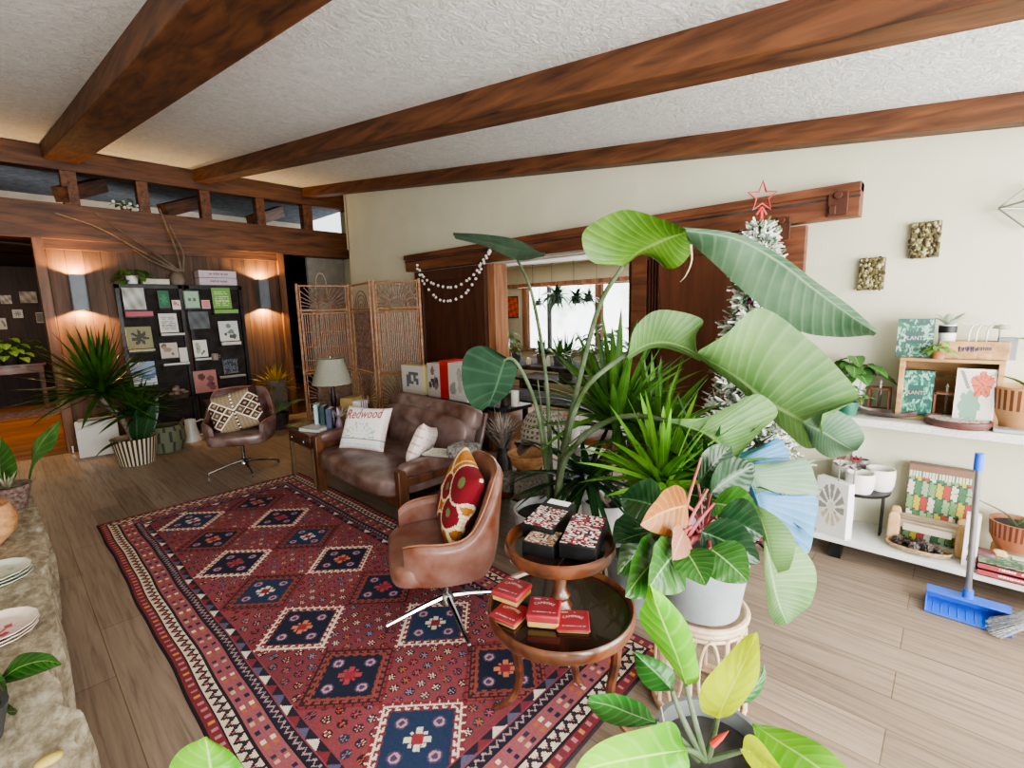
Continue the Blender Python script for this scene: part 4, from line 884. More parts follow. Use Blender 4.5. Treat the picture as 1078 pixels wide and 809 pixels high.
RK=[('book','white landscape-photo book above the pink spine','book',131,155,303,326,artf('photo','#d9dad6','#8d9286',1)),
('pouch','small green pouch card near the first rack\'s top','card',168,180,306,324,artf('leaf','#2f6b4d','#3f8a63',2)),
('greeting_card','tiny white floral card beside the green pouch','greeting card',182,191,316,326,artf('blobs','#e0d5d2','#c77a80',3)),
('book','pale mint green book with dark title on second rack\'s top row','book',195,212,306,325,artf('title','#a9c3ae','#5f7d6a',4)),
('greeting_card','tiny pink card beside the mint book','greeting card',213,222,316,325,artf('frame','#d98a92','#e9c9c7',5)),
('book','bright lime green book with cream lettering','book',225,245,303,325,artf('lines','#79ae55','#c9dba8',6)),
('greeting_card','white line-drawn card in the first rack\'s second row','greeting card',169,189,330,350,artf('lines','#d8d6d2','#8c8f93',7)),
('book','charcoal grey book facing out under the mint book','book',200,222,328,346,artf('photo','#4b4f55','#6a6f74',8)),
('greeting_card','white card with a dark boat-like drawing, rightmost column','greeting card',232,253,338,359,artf('blobs','#d5dad8','#4c5552',9,'#7b8784')),
('book','olive book with a dark spiky plant on its cover','book',135,163,344,367,artf('leaf','#8c8a63','#34301f',10)),
('greeting_card','cream card with brown smudged drawing in the third row','greeting card',170,189,361,377,artf('blobs','#c9bdb0','#6d5a50',11,'#98877a')),
('greeting_card','narrow plain white card standing by the brown-smudged card','greeting card',190,199,366,381,artf('plain','#d8d6cf','#888')),
('framed_card','white card in a thin dark frame, second rack third row','framed card',205,220,358,376,artf('blobs','#e2e0da','#777b6c',13,'#a9ab9c')),
('book','pale blue book with a white hill cover beside the big yucca','book',140,167,381,406,artf('hill','#8fa9c2','#dfe6ee',14,'#5f7fa3')),
('book','dusty pink book with small dark leaves low on the second rack','book',206,231,390,413,artf('blobs','#b97a72','#5a3436',15,'#7d4a4a')),
('box','dark patterned small box low in the rightmost column','box',236,252,378,393,artf('noise','#3f4650','#707886',16,'#23272e'))]
for n,lb,ct_,x0,x1,y0,y1,fn in RK: onrack(n,lb,ct_,x0,x1,y0,y1,fn)
def spine(lab,x0,x1,y0,y1,colr,dy=-.04):
    a=aty((x0+x1)/2,y1,YR); w=aty(x1,y1,YR).x-aty(x0,y1,YR).x; h=aty(x0,y0,YR).z-aty(x0,y1,YR).z
    o=MB().box((0,0,h/2),(w,.05,h)).build('book',mat('spine'+colr,colr,.6),bev=.002); o.location=(a.x,YR-.03,a.z); k=rk[0] if a.x<1.72 else rk[1]
    MB().box((a.x-k.location.x,-.09,a.z-.008),(w+.004,.14,.014)).build('ledge',black,k,smooth=False); tag(o,lab,'book')
spine('pink-spined book lying flat on the first rack\'s top ledge',132,161,328,333,'#c05a6a'); spine('thin lime book lying flat under the lime green book',225,250,326,330,'#7fae5a'); spine('thin white book lying under the line-drawn card',170,194,351,353,'#d9d6d0'); spine('thin cream book lying under the olive plant book',136,163,368,370,'#b9b394'); spine('thin white book lying under the cream smudged card',172,199,382,384,'#d9d6d0'); spine('thin white book lying under the boat card',233,253,360,363,'#cfd2cf'); spine('thin grey book lying under the dark patterned box',231,258,395,397,'#9a9a98'); spine('thin white book lying under the framed card',205,222,377,379,'#cdcac2')
a=aty(226,379,YR); o=MB().lathe([(.001,0),(.034,0),(.04,.05),(.038,.085),(.033,.085),(.034,.01),(.001,.01)],18).tube([(.038,0,.065),(.062,0,.055),(.058,0,.03),(.037,0,.02)],.005,6).build('mug',mug); o.location=(a.x,YR-.03,a.z); tag(o,'small grey-brown mug on the second rack','mug')
MB().box((a.x-rk[1].location.x,-.09,a.z-.009),(.12,.12,.016)).build('ledge',black,rk[1],smooth=False)
# pot-pourri of stones on the low ledge
a=aty(188,418,YR); b_=T('pebble_basket','shallow basket of brown and grey stones low on the first rack','basket',(a.x,YR-.05,a.z)); MB().lathe([(.001,0),(.10,0),(.13,.05),(.12,.05),(.095,.012),(.001,.012)],22).build('basket',mat('dark_wicker','#4d3a28',.8,bump=.4),b_)
MB().box((a.x-rk[0].location.x,-.12,a.z-.009),(.26,.2,.016)).build('ledge',black,rk[0],smooth=False)
r=random.Random(4)
for k in range(11):
    an=r.uniform(0,6.28); q=r.uniform(0,.085); o=MB().sphere((0,0,0),(r.uniform(.025,.04),r.uniform(.02,.035),r.uniform(.018,.028)),8).build('stone',mat('stone%d'%(k%3),('#8a6a52','#6a6560','#a58f7c')[k%3],.8)); o.location=(a.x+q*math.cos(an),YR-.05+q*math.sin(an),a.z+.04+.012*k*.7); tag(o,'rounded brown or grey stone heaped in the low basket on the rack','stone','stones heaped in the rack basket')
# on top of the racks
top=1.925
o=MB().box((0,0,.032),(.27,.14,.064)).build('gift_box',mat('cream_box','#cfcdbb',.7),bev=.003); a=aty(164,297,YR+.05); o.location=(a.x,YR+.08,top); tag(o,'long flat cream box on top of the first rack','box')
for k,lb in enumerate(('pale lilac box directly on top of the second rack','pale lilac box stacked on the other lilac box')):
    bx_=T('gift_box',lb,'box',(2.10,YR+.07,top+.095*k)); MB().box((0,0,.045),(.44,.2,.09)).build('box_body',mat('lilac_box','#c9bcc6',.7,var=.06),bx_,bev=.003)
    mb=MB(); scribble(mb,.21,.032,Matrix.Translation((0.0,-.1012,.048))@Matrix.Rotation(PI/2,4,'X'),14,8+k); mb.build('lettering',mat('plum_ink','#8a5f7a',.8),bx_,smooth=False)
PT=leafmat('pothos','#2f5f2a','#5b8f45','#86ad6a',6,.5,.35,.2,.3,.04); PTL=leafmat('pothos_light','#5f9a3a','#9cc566','#cfe0a0',6,.5,.35,.3,.3,.04)
def bush(label,name,base,n,L,w,m,potm=None,pr=.07,ph_=.1,spread=(.2,1.5),droop=.5,seed=1,prof='heart',minz=None,cat='plant',fold=.1,az=(0,2*PI)):
    t=T(name,label,cat,base)
    if potm: MB().lathe(potprof(pr*.8,pr,ph_),24).build('pot',potm,t); MB().lathe([(.001,ph_*.84),(pr*.86,ph_*.84)],18,cap=False).build('soil',soil,t)
    r=random.Random(seed); mb=MB(); st=MB()
    if prof in('strap','lance'): clump(mb,(0,0,ph_*.85),n,L,w,spread,droop,seed,prof,minz=minz,fold=fold,az=az)
    else:
        for k in range(n):
            ph=az[0]+(az[1]-az[0])*((k*.618)%1); th=spread[0]+(spread[1]-spread[0])*((k+.5)/n); q=L*r.uniform(.55,1); e=Vector((math.cos(ph)*math.sin(th)*q,math.sin(ph)*math.sin(th)*q,ph_*.85+math.cos(th)*q*r.uniform(.7,1))); 
            d=Vector((math.cos(ph),math.sin(ph),-.3-.5*droop)).normalized()*w*1.35
            if minz is not None and e.z+d.z<minz: d.z=minz-e.z+.01
            leaf(mb,e,e+d,w,(0,0,1),.1,fold,prof,8,4,.05,0,k); st.tube([(0,0,ph_*.8),(e.x*.4,e.y*.4,ph_*.8+(e.z-ph_*.8)*.7),tuple(e)],.0025,4,cap=False)
        st.build('stems',stemg,t)
    mb.build('foliage',m,t,ang=80); return t
a=aty(137,300,YR); bush('trailing green pothos in a small white pot atop the first rack','trailing_plant',(a.x+.03,YR+.02,top),16,.16,.10,PT,white,.06,.09,(.3,2.1),.6,3)
vz=T('branch_vase','squat stone vase holding long bare branches between the boxes on the racks','vase',(aty(189,300,YR).x,YR+.07,top)); MB().lathe([(.001,0),(.07,0),(.085,.06),(.06,.13),(.045,.15),(.038,.15),(.05,.12),(.001,.02)],24).build('vase',mat('stone_vase','#6f6455',.8,var=.2,bump=.3),vz)
for pts in([(188,286),(150,265),(105,240),(58,224)],[(190,286),(165,268),(130,245),(101,224)],[(191,286),(185,262),(176,240),(168,220)],[(193,286),(193,268),(186,252),(178,236)],[(187,286),(160,275),(140,262)]):
    MB().tube(crom([aty(x,y,YR+.05-.03*i) for i,(x,y) in enumerate(pts)],14),[.015-.0006*i for i in range(15)],6).build('branch',mat('dry_branch','#634e37',.8,var=.2),vz,world=True)
# white flowers on the clerestory sill
a=aty(132,219,YB+.1); bush('small plant with white blossoms on the clerestory sill','flowering_plant',(a.x,YB+.12,2.795),12,.12,.06,PT,mat('clay_small','#7a4c33',.8),.05,.06,(.2,1.6),.3,6)
r=random.Random(2); mbw=MB()
for k in range(7): mbw.sphere((a.x+r.uniform(-.13,.13),YB+.06+r.uniform(-.03,.05),2.83+r.uniform(0,.09)),.018,6)
o=mbw.build('blossom',mat('blossom','#f4f2ee',.6),[x for x in C.objects if x.name.startswith('flowering_plant')][0],world=True)
# wall sconces with real lamps
def sconce(label,px,py0,py1):
    a,b=aty(px,py1,YB+.05),aty(px,py0,YB+.05); zc=(a.z+b.z)/2; h=b.z-a.z; s=T('wall_sconce',label,'wall lamp',(a.x,YB+.05,zc))
    mb=MB(); 
    for x in(-.065,.065): mb.box((x,-.06,0),(.006,.12,h))
    for y in(-.003,-.117): mb.box((0,y,0),(.13,.006,h))
    mb.build('sconce_body',mat('sconce_grey','#6f757c',.5,.2,var=.06),s,smooth=False)
    for sg in(1,-1):
        l=bpy.data.lights.new('sconce_lamp','SPOT'); l.energy=45; l.color=(1,.6,.24); l.spot_size=math.radians(150); l.spot_blend=.25; l.shadow_soft_size=.02
        o=bpy.data.objects.new('sconce_lamp',l); C.objects.link(o); o.parent=s; o.location=(0,-.10,sg*(h/2-.02)); o.rotation_euler=(PI if sg>0 else 0,0,0)
    return s
sconce('grey rectangular wall sconce glowing above the big yucca',85,290,327); sconce('grey rectangular wall sconce glowing above the yellow spiky plant',277,295,325)
# alcove seen through the left doorway
YA=12.45
for k,(x0,x1,y0,y1,f) in enumerate(((1,13,311,320,artf('photo','#c9c8c2','#77706a',31)),(22,40,307,319,artf('photo','#b9b2a4','#6f6a5f',32)),(14,25,326,335,artf('leaf','#c4c6c6','#84888a',33)),(39,48,329,340,artf('frame','#6b6760','#b0a89a',34)),(0,8,335,347,artf('blobs','#c2bfb4','#77736a',35)))):
    a=aty((x0+x1)/2,y1,YA); w=aty(x1,y1,YA).x-aty(x0,y1,YA).x; h=aty(x0,y0,YA).z-aty(x0,y1,YA).z
    card('wall_picture',('framed grey print, upper left of the alcove wall group','wide framed print, upper right of the alcove wall group','small leaf print in the middle of the alcove wall group','dim framed print nearest the doorway post','tall pale print lowest on the alcove wall at the picture\'s edge')[k],'picture',(a.x,YA,a.z),w,h,.03,f,0,0)
tb=T('side_table','reddish side table against the alcove wall','table',(.0,11.9,0)); MB().box((0,0,.78),(1.1,.5,.04)).build('tabletop',mah,tb,bev=.005); MB().box((0,0,.70),(1.02,.44,.12)).build('apron',mah,tb)
for x in(-.48,.48):
    for y in(-.2,.2): MB().box((x,y,.32),(.05,.05,.64)).build('leg',mah,tb)
bush('leafy variegated plant on the alcove side table','leafy_plant',(.12,11.8,.80),46,.42,.13,PTL,mat('dark_pot','#2a211c',.6),.12,.15,(.15,1.6),.5,21)
o=MB().box((0,0,.006),(2.2,.8,.012)).build('runner_rug',mat('dark_red_runner','#5f2426',.95,var=.4,scale=20)); o.location=(-.3,11.2,.0); tag(o,'narrow dark red runner on the alcove floor','rug')
# ---- left of the racks
YK=(.62,6.35)
BAS=painted('basketry',.85,.5,120)
yk=T('yucca_plant','big dark spiky yucca in a striped basket in front of the first card rack','plant',(.86,6.28,0))
MB().lathe([(.001,0),(.155,0),(.20,.27),(.205,.28),(.19,.28),(.15,.03),(.001,.03)],60,cols=lambda v,u:lin('#cfc3aa') if (int(u*60)%2 and .1<v<.6) else lin('#3a2c22' if .1<v<.6 else '#8d7c60')).build('basket_pot',BAS,yk)
YG=leafmat('yucca_green','#16300f','#456f22','#557f35',1,0,.35,.25,.1,.04)
MB().tube(crom([(0,0,.2),(-.06,.02,.45),(-.2,.05,.72)],8),.03,8).build('trunk',bark,yk); MB().tube(crom([(0,0,.2),(.05,.02,.35),(.1,.02,.5)],8),.025,8).build('trunk',bark,yk)
clump(MB(),(-.2,.05,.80),120,.74,.05,(.05,1.85),.15,5,fold=.3).build('foliage',YG,yk,ang=70); clump(MB(),(.04,.0,.52),70,.52,.045,(.2,1.6),.3,7,fold=.3).build('foliage',YG,yk,ang=70)
MB().lathe([(.001,.22),(.17,.22)],20,cap=False).build('soil',soil,yk)
for k,(dx,dy,L) in enumerate(((.12,-.1,.40),(.17,.02,.46),(.02,-.12,.36))): leaf(MB(),(dx*.5,dy*.5,.24),(dx*1.5,dy*1.5,.24+L),.13,(0,-1,0),0,.1,'ovate',12,5).build('leaf',leafmat('rubber_leaf','#16301a','#2f5230','#4f7048',7,.4,.3,.1,.2,.04),yk)
leaf(MB(),(-.1,-.12,.27),(-.36,-.30,.20),.07,(0,0,1),.2,.1,'lance',10,4).build('leaf',bpy.data.materials['rubber_leaf'],yk)
b2=T('woven_basket','dark green and tan patterned woven basket between the yucca and the far swivel chair','basket',(1.19,6.62,0))
MB().lathe([(.001,0),(.17,0),(.20,.12),(.195,.24),(.17,.29),(.155,.29),(.18,.22),(.001,.03)],44,cols=lambda v,u:lin('#6f735c') if ((int(u*44)+int(v*10))%4 and v<.7) else lin('#3f4538' if v<.7 else '#57553f')).build('basket_body',BAS,b2)
for s in(-1,1): MB().tube([(s*.16,-.05,.27),(s*.2,0,.33),(s*.16,.05,.27)],.012,6).build('handle',mat('dark_wicker','#4d3a28',.8),b2)
wc=T('watering_can','small white enamel watering can standing beside the patterned basket','watering can',(1.50,6.85,0))
MB().lathe([(.001,0),(.1,0),(.1,.02),(.06,.2),(.06,.27),(.05,.27),(.05,.05),(.001,.05)],22).build('can_body',mat('enamel','#c9c7c0',.35),wc); MB().tube(crom([(.06,0,.23),(.14,0,.24),(.14,0,.08),(.09,0,.06)],10),.009,6).build('handle',mat('enamel','#c9c7c0',.35),wc); MB().tube([(-.08,0,.08),(-.17,0,.24)],[.018,.012],8).build('spout',mat('enamel','#c9c7c0',.35),wc)
wx=T('storage_box','plain white cardboard box leaning by the left doorway post','box',(.65,7.02,0),math.radians(-8)); MB().box((0,0,.2),(.36,.10,.40),R=(.0,0,0)).build('box_body',mat('white_card','#dedcd6',.7,var=.05),wx,bev=.004); MB().box((.0,-.012,.415),(.30,.09,.02)).build('box_flap',mat('grey_card','#7e8184',.7),wx,bev=.003)
o=MB().box((0,0,0),(.02,.05,.09)).build('door_stop',chrome,bev=.004); o.location=(.44,7.33,.05); tag(o,'small shiny door stop at the foot of the left doorway post','door stop')
yp=bush('yellow-tipped spiky dracaena in a tall grey planter lit by the second sconce','spiky_plant',(2.60,6.98,0),80,.40,.032,leafmat('croton_yellow','#5a5a1c','#b59a3c','#cfb860',1,0,.4,.3,.1,.05),mat('tall_grey','#5d564c',.7),.15,.62,(.05,1.75),.2,12,'strap',fold=.2)
# behind the screen, right opening
bush('broad-leaved plant in the dark opening left of the rattan screen','leafy_plant',(3.2,8.25,0),9,.5,.2,DK,mat('dark_pot2','#2a211c',.6),.15,.5,(.2,1.2),.4,31,'ovate')
lfp=T('banana_plant','low plant with one long pale leaf on the floor left of the screen','plant',(2.45,6.6,0)); MB().lathe(potprof(.1,.13,.22),20).build('pot',mat('dark_pot2','#2a211c',.6),lfp); 
for a_,b_ in (((0,0,.2),(-.12,-.22,.26)),((0,0,.2),(.42,-.05,.33)),((0,0,.2),(.2,.25,.30))): leaf(MB(),a_,b_,.17,(0,0,1),.25,.1,'oblong',12,5).build('leaf',SGG,lfp)
bk_=T('bookcase','narrow bookcase of bright books just behind the screen\'s first panel','bookcase',(3.0,8.9,0)); MB().box((0,.1,.75),(.6,.02,1.5)).box((-.3,0,.75),(.02,.24,1.5)).box((.3,0,.75),(.02,.24,1.5)).build('carcass',etw,bk_,smooth=False)
for z in(.1,.5,.9,1.3,1.5): MB().box((0,0,z),(.6,.24,.02)).build('shelf_board',etw,bk_,smooth=False)
k=0
for z in(.11,.51,.91,1.31):
    x=3.15-.27
    while x<3.15+.25:
        w=rnd.uniform(.02,.045); h=rnd.uniform(.2,.32) if z<1.3 else .17; o=MB().box((0,0,h/2),(w,.17,h)).build('book',mat('bk%d'%(k%5),('#d8d4cc','#23221f','#b5a9a0','#8f3b35','#3c4a52')[k%5],.6),smooth=False); o.location=(x+w/2-.15,8.88,z+.001); tag(o,'upright book on the narrow bookcase behind the rattan screen','book','books in the narrow bookcase'); x+=w+.003; k+=1
# ================================================================ END TABLE ITEMS
zt=.488
def book(lab,c,d,rz,cov,page='#d9d3c4',fn=None,name='book',flat=True):
    t=T(name,lab,'book',c,rz); w,l,h=d
    MB().box((0,0,h/2),(w,l,h)).box((0,0,0),(0,0,0)) if False else None
    if flat:
        MB().box((.004,0,h/2),(w-.008,l-.012,h-.006)).build('pages',mat('paper'+page,page,.8,var=.05),t,smooth=False)
        mb=MB().box((0,0,h-.002),(w,l,.004)).box((0,0,.002),(w,l,.004)).box((-w/2+.002,0,h/2),(.004,l,h)); mb.build('cover',mat('cov'+cov,cov,.5,var=.06),t,smooth=False)
    else:
        MB().box((0,.003,h/2),(w-.008,l-.01,h-.008)).build('pages',mat('paper'+page,page,.8,var=.05),t,smooth=False)
        mb=MB().box((-w/2+.002,0,h/2),(.004,l,h)).box((w/2-.002,0,h/2),(.004,l,h)).box((0,-l/2+.002,h/2),(w,.004,h)); mb.build('cover',mat('cov'+cov,cov,.5,var=.06),t,smooth=False)
    if fn:
        if flat: MB().grid(lambda u,v:((u-.5)*w*.98,(v-.5)*l*.98,h+.0008),14,20,cfn=fn).build('cover_print',ptd,t,smooth=False)
        else: MB().grid(lambda u,v:(w/2+.0006,(u-.5)*l*.98,v*h*.98+.004),14,20,cfn=fn).build('cover_print',ptd,t,smooth=False)
    return t
c=on(322,459,zt); book('green and pink patterned booklet lying flat on the end table',(1.86,4.36,zt),(.22,.26,.014),.2,'#5d7a44',fn=artf('noise','#56743f','#b97d78',41,'#90a070'))
book('thick white-edged book lying flat at the end table\'s front edge',(1.84,4.13,zt),(.17,.22,.03),.35,'#cfcfca')
book('pale blue book standing upright beside the flat books',(1.93,4.27,zt),(.035,.15,.21),-.6,'#a9c4cf',flat=False,fn=artf('plain','#a9c9d6','#fff'))
book('dark teal book standing between the pale blue and the floral ones',(1.95,4.17,zt),(.04,.15,.20),-.7,'#22404c',flat=False)
book('floral black and white book standing nearest the loveseat',(1.96,4.07,zt),(.05,.14,.19),-.75,'#47506a',flat=False,fn=artf('blobs','#3b3f55','#d9d3dc',43,'#a487ad'))
o=T('bud_vase','small vase with pale dried sprigs beside the floral book','vase',(2.0,4.0,zt)); MB().lathe([(.001,0),(.03,0),(.034,.05),(.015,.1),(.018,.12),(.012,.12),(.001,.02)],16).build('vase',mat('mauve_vase','#8a6f80',.4),o)
clump(MB(),(0,0,.1),16,.14,.018,(.1,1.1),.3,4,'ovate').build('sprigs',mat('dried_sprig','#c9b9c4',.8),o)
o=MB().box((0,0,.13),(.16,.12,.26)).build('paper_box',mat('kraft_gold','#8d7230',.6,var=.15),bev=.003); o.location=(2.16,4.06,zt); o.rotation_euler=(0,0,.5); tag(o,'tall gold-brown kraft box behind the script cushion','box')
bs=T('striped_book','white and mauve striped book beside the kraft box','book',(2.19,3.96,zt),.45); MB().box((0,0,.115),(.1,.09,.23)).build('pages',mat('pg','#d8d2d2',.8),bs); MB().grid(lambda u,v:((u-.5)*.102,-.0455,v*.23),12,2,cfn=lambda u,v:lin('#e4dfe2') if int(u*6)%2 else lin('#8f7f97')).build('cover_print',ptd,bs,smooth=False)
# papers and bits on and by the near sofa arm
q=on(468,494,.535); book('open white leaflet lying on the loveseat\'s near arm',(2.0,2.57,.528),(.15,.20,.012),.4,'#cfcabf',fn=artf('lines','#e6e2d6','#aab09c',44))
# ================================================================ CONSOLE BEHIND LOVESEAT
ck=T('console_table','long black console table standing behind the loveseat','console',(2.94,3.45,0)); 
MB().box((0,0,.675),(.34,1.55,.03)).build('tabletop',black,ck,bev=.003)
for x in(-.14,.14):
    for y in(-.72,.72): MB().box((x,y,.33),(.035,.035,.66)).build('leg',black,ck,smooth=False)
zc=.692
def upr(lab,x,px0,px1,pyt,th,fn,edge,name='book',cat='book',extra=None):
    a,b=atx(px0,400,x),atx(px1,400,x); h=atx((px0+px1)/2,pyt,x).z-zc; w=abs(a.y-b.y); t=T(name,lab,cat,(x,(a.y+b.y)/2,zc),-PI/2)
    MB().box((0,th/2,h/2),(w,th,h)).build('box_body',mat('edge'+edge,edge,.6,var=.05),t,bev=.003); MB().grid(lambda u,v:((u-.5)*w*.97,-.001,v*h*.97+.004),18,18,cfn=fn).build('front_print',ptd,t,smooth=False); return t
def wbf(u,v): return lin('#6f747c') if (.22<u<.78 and .2<v<.8 and random.Random(int(u*9)*31+int(v*9)).random()<.55) else lin('#d9d6d0')
upr('white boxed set with a grey woodcut square, farthest along the console',2.80,423,446,385,.12,wbf,'#d6c98a','boxed_set','box')
upr('white book with red and grey figures, between the boxed set and red book',2.80,450,463,383,.14,artf('blobs','#cfc6c2','#8d6f78',51,'#4a4a48'),'#d3cfc8')
upr('thick bright red book on the console',2.80,463,472,380,.20,artf('frame','#b8281f','#c93a2c',52),'#b3261d')
upr('white book with grey sketches, nearest the plants on the console',2.79,472,491,383,.16,artf('blobs','#d8d3cd','#9a9a98',53,'#b9b4ab'),'#dcd8d2')
cd2=MB().box((0,.06,.1),(.16,.008,.22),R=(-.35,0,0)).build('leaning_card',mat('grey_card2','#77706c',.7)); cd2.location=(2.78,2.86,zc-.0); cd2.rotation_euler=(0,0,-PI/2+.2); tag(cd2,'grey-backed card leaning against the white sketch book','card')
bush('small dark leafy plant on the floor by the dark left door','leafy_plant',(3.28,4.02,0),18,.75,.08,PT,mat('dark_pot3','#2d241d',.6),.12,.35,(.02,.28),.5,61,'ovate')
# garland: two strands, each pompom its own part
pw=mat('pompom_white','#eeeae2',.95,sheen=.3); cordm=mat('cord','#5a3a2a',.8)
def strand(lab,pts,n):
    ps=[atx(x,y,XW-.13) for x,y in pts]; t=T('pompom_garland',lab,'garland',ps[0]); c=crom(ps,40); MB().tube(c,.0025,5).build('cord',cordm,t,world=True); first=None
    for i in range(n):
        p=c[min(40,round((i+.6)/n*40))]
        if first is None: first=MB().sphere((0,0,0),.0155,8).build('pompom',pw,t); q=first
        else: q=first.copy(); C.objects.link(q)
        q.parent=t; q.location=Vector(p)-ps[0]
strand('upper white pompom string draped across the dark left door',[(438,277),(447,293),(462,301),(480,302),(498,290),(508,275),(517,262)],23)
strand('lower white pompom string draped across the dark left door',[(438,280),(446,298),(460,314),(472,317),(488,311),(500,295),(510,276),(517,263)],23)
# ================================================================ TIERED BENCH WITH BASKETS behind the near chair
bn=T('display_bench','dark low stepped bench behind the near swivel chair','bench',(2.62,2.10,0),math.radians(0)); rw=wood('red_bench','#3a1710','#6d3626',2,1,.4,coat=.2)
MB().box((-.12,0,.235),(.5,.74,.035)).build('seat_board',rw,bn,bev=.004); MB().box((.16,0,.47),(.26,.74,.03)).build('upper_board',etw,bn,bev=.004)
for x,h in((-.33,.22),(.27,.455)):
    for y in(-.33,.33): MB().box((x,y,h/2),(.045,.045,h)).build('leg',etw,bn,smooth=False)
for y in(-.33,.33): MB().box((.05,y,.345),(.04,.04,.22)).build('strut',etw,bn,smooth=False)
def basketl(lab,loc,prof,c1,c2,n=56,name='woven_basket',per=4,cat='basket'):
    prof=[(max(p.x,.001),p.y) for p in crom([(r_,z_,0) for r_,z_ in prof],26)]; t=MB().lathe(prof,n,cols=lambda v,u:lin(c2) if (int(u*n)%2 and int(v*26)%2 and .15<v<.85) else lin(c1)).build(name,BAS); t.location=loc; return tag(t,lab,cat)
a=atx(548,452,2.75); basketl('domed open-weave grey-white basket on the upper bench step',(2.78,2.27,.486),[(.17,0),(.19,.06),(.175,.14),(.13,.22),(.05,.26),(.03,.28),(.001,.285)],'#b5aea2','#5f564c')
wb_=T('wooden_bowl','round tan wooden bowl holding dark seed pods below the domed basket','bowl',(2.47,2.17,.42)); wb_.location=(2.46,2.16,.37); tanw=wood('tan_bowl','#a8754a','#d3a678',2.5,0,.6)
MB().lathe([(.001,0),(.06,0),(.12,.05),(.15,.13),(.14,.13),(.11,.06),(.001,.02)],30).build('bowl',tanw,wb_)
leaf(MB(),(-.1,0,.13),(.12,.03,.16),.1,(0,0,1),.3,.1,'ovate').build('seed_pod',mat('dark_pod','#4a3a28',.8),wb_); leaf(MB(),(.1,-.05,.12),(-.06,.05,.18),.08,(0,0,1),.3,.1,'ovate').build('seed_pod',mat('dark_pod','#4a3a28',.8),wb_)
o=MB().lathe([(.08,0),(.085,.005),(.08,.115),(.06,.115)],24).build('cork_stand',mat('cork','#6b5847',.9,var=.3,bump=.4)); o.location=(2.46,2.16,.2535); tag(o,'rough brown cork stand under the tan wooden bowl','stand')
o=MB().sup((0,0,.075),(.10,.085,.075),.3,.3,14).build('woven_box',mat('grey_weave','#6d5f4e',.9,var=.4,scale=60,bump=.6,bscale=90)); o.location=(2.30,2.0,.2535); tag(o,'small rough grey-brown woven box on the lower bench step','box')
o=MB().sup((0,0,.06),(.08,.07,.06),.3,.3,14).build('woven_box',mat('grey_weave2','#57483b',.9,var=.4,scale=60,bump=.6,bscale=90)); o.location=(2.32,2.22,.2535); tag(o,'darker woven box hidden partly behind the near chair','box')
df=T('dried_flowers','white and pink dried flower bunch standing in a dark jar behind the loveseat\'s end','dried flowers',(2.66,2.60,.2535)); MB().lathe([(.001,-.25),(.06,-.25),(.075,-.08),(.06,.06),(.042,.16),(.034,.16),(.05,.0),(.001,-.2)],18).build('jar',mat('dark_jar','#2b2723',.4),df)
clump(MB(),(0,0,.14),90,.36,.010,(.05,.8),.2,7,'ovate').build('stems',mat('dried_grey','#8d887c',.9,var=.2),df); clump(MB(),(0,0,.24),44,.22,.018,(.05,1.0),.25,8,'ovate').build('blooms',mat('dried_white','#dcd4c8',.9,var=.1),df); clump(MB(),(0,0,.2),20,.24,.016,(.1,.9),.2,9,'ovate').build('blooms',mat('dried_pink','#c29a8d',.9),df)
o=MB().lathe([(.001,0),(.035,0),(.035,.13),(.001,.13)],18).build('pillar_candle',mat('wax','#e9e6dc',.5)); o.location=(2.94,2.72,zc); tag(o,'short white pillar candle standing at the console\'s end','candle')
o=MB().lathe([(.001,0),(.04,0),(.045,.1),(.03,.2),(.016,.24),(.016,.27),(.001,.27)],18).build('bottle',mat('white_ceramic','#e3e1db',.4)); o.location=(2.84,2.02,.486); tag(o,'white ceramic bottle standing at the end of the bench\'s upper step','bottle')
o=MB().lathe([(.001,0),(.045,0),(.045,.1),(.05,.11),(.001,.115)],18).build('jar',mat('brown_jar','#3a2a1f',.4)); o.location=(2.94,2.83,zc); tag(o,'squat brown lidded jar beside the pillar candle','jar')
o=MB().sup((0,0,.05),(.13,.08,.05),.4,.4,14).build('fabric_pouch',mat('check_cloth','#6c6862',.9,var=.7,scale=45)); o.location=(2.10,2.44,.50); o.rotation_euler=(.1,.1,.3); tag(o,'black and white checked pouch lying behind the near chair\'s back','pouch')
# ================================================================ SUNROOM
o=card('framed_picture','small orange picture in a dark frame on the sunroom wall','picture',atx(539.5,335,WX-.03),.33,.42,.03,lambda u,v:lin('#20140f') if min(u,v,1-u,1-v)<.06 else (lin('#e8763a') if math.sin(u*19+v*7)+math.sin(v*23-u*6)>.1 else lin('#c9492a')),-PI/2,0)
dkt=mat('dark_table','#1f1610',.85,spec=.1)
pt=T('potting_table','long dark wooden plant table beyond the opening','table',(5.0,3.9,0)); MB().box((0,0,.76),(.8,2.9,.05)).build('tabletop',dkt,pt,bev=.004)
for x in(-.33,.33):
    for y in(-1.35,1.35): MB().box((x,y,.37),(.07,.07,.74)).build('leg',etw,pt,smooth=False)
MB().box((0,0,.3),(.7,2.7,.03)).build('lower_shelf',dkt,pt,smooth=False)
def sun(px,py,X): return atx(px,py,X)
sh_=T('plant_shelf','tall dark shelf of pots against the sunroom wall','shelf',(6.6,6.75,0)); 
for z in(.5,.95,1.35): MB().box((0,0,z),(.3,.8,.03)).build('shelf_board',etw,sh_,smooth=False)
for y in(-.38,.38): MB().box((0,y,.75),(.28,.03,1.5)).build('side',etw,sh_,smooth=False)
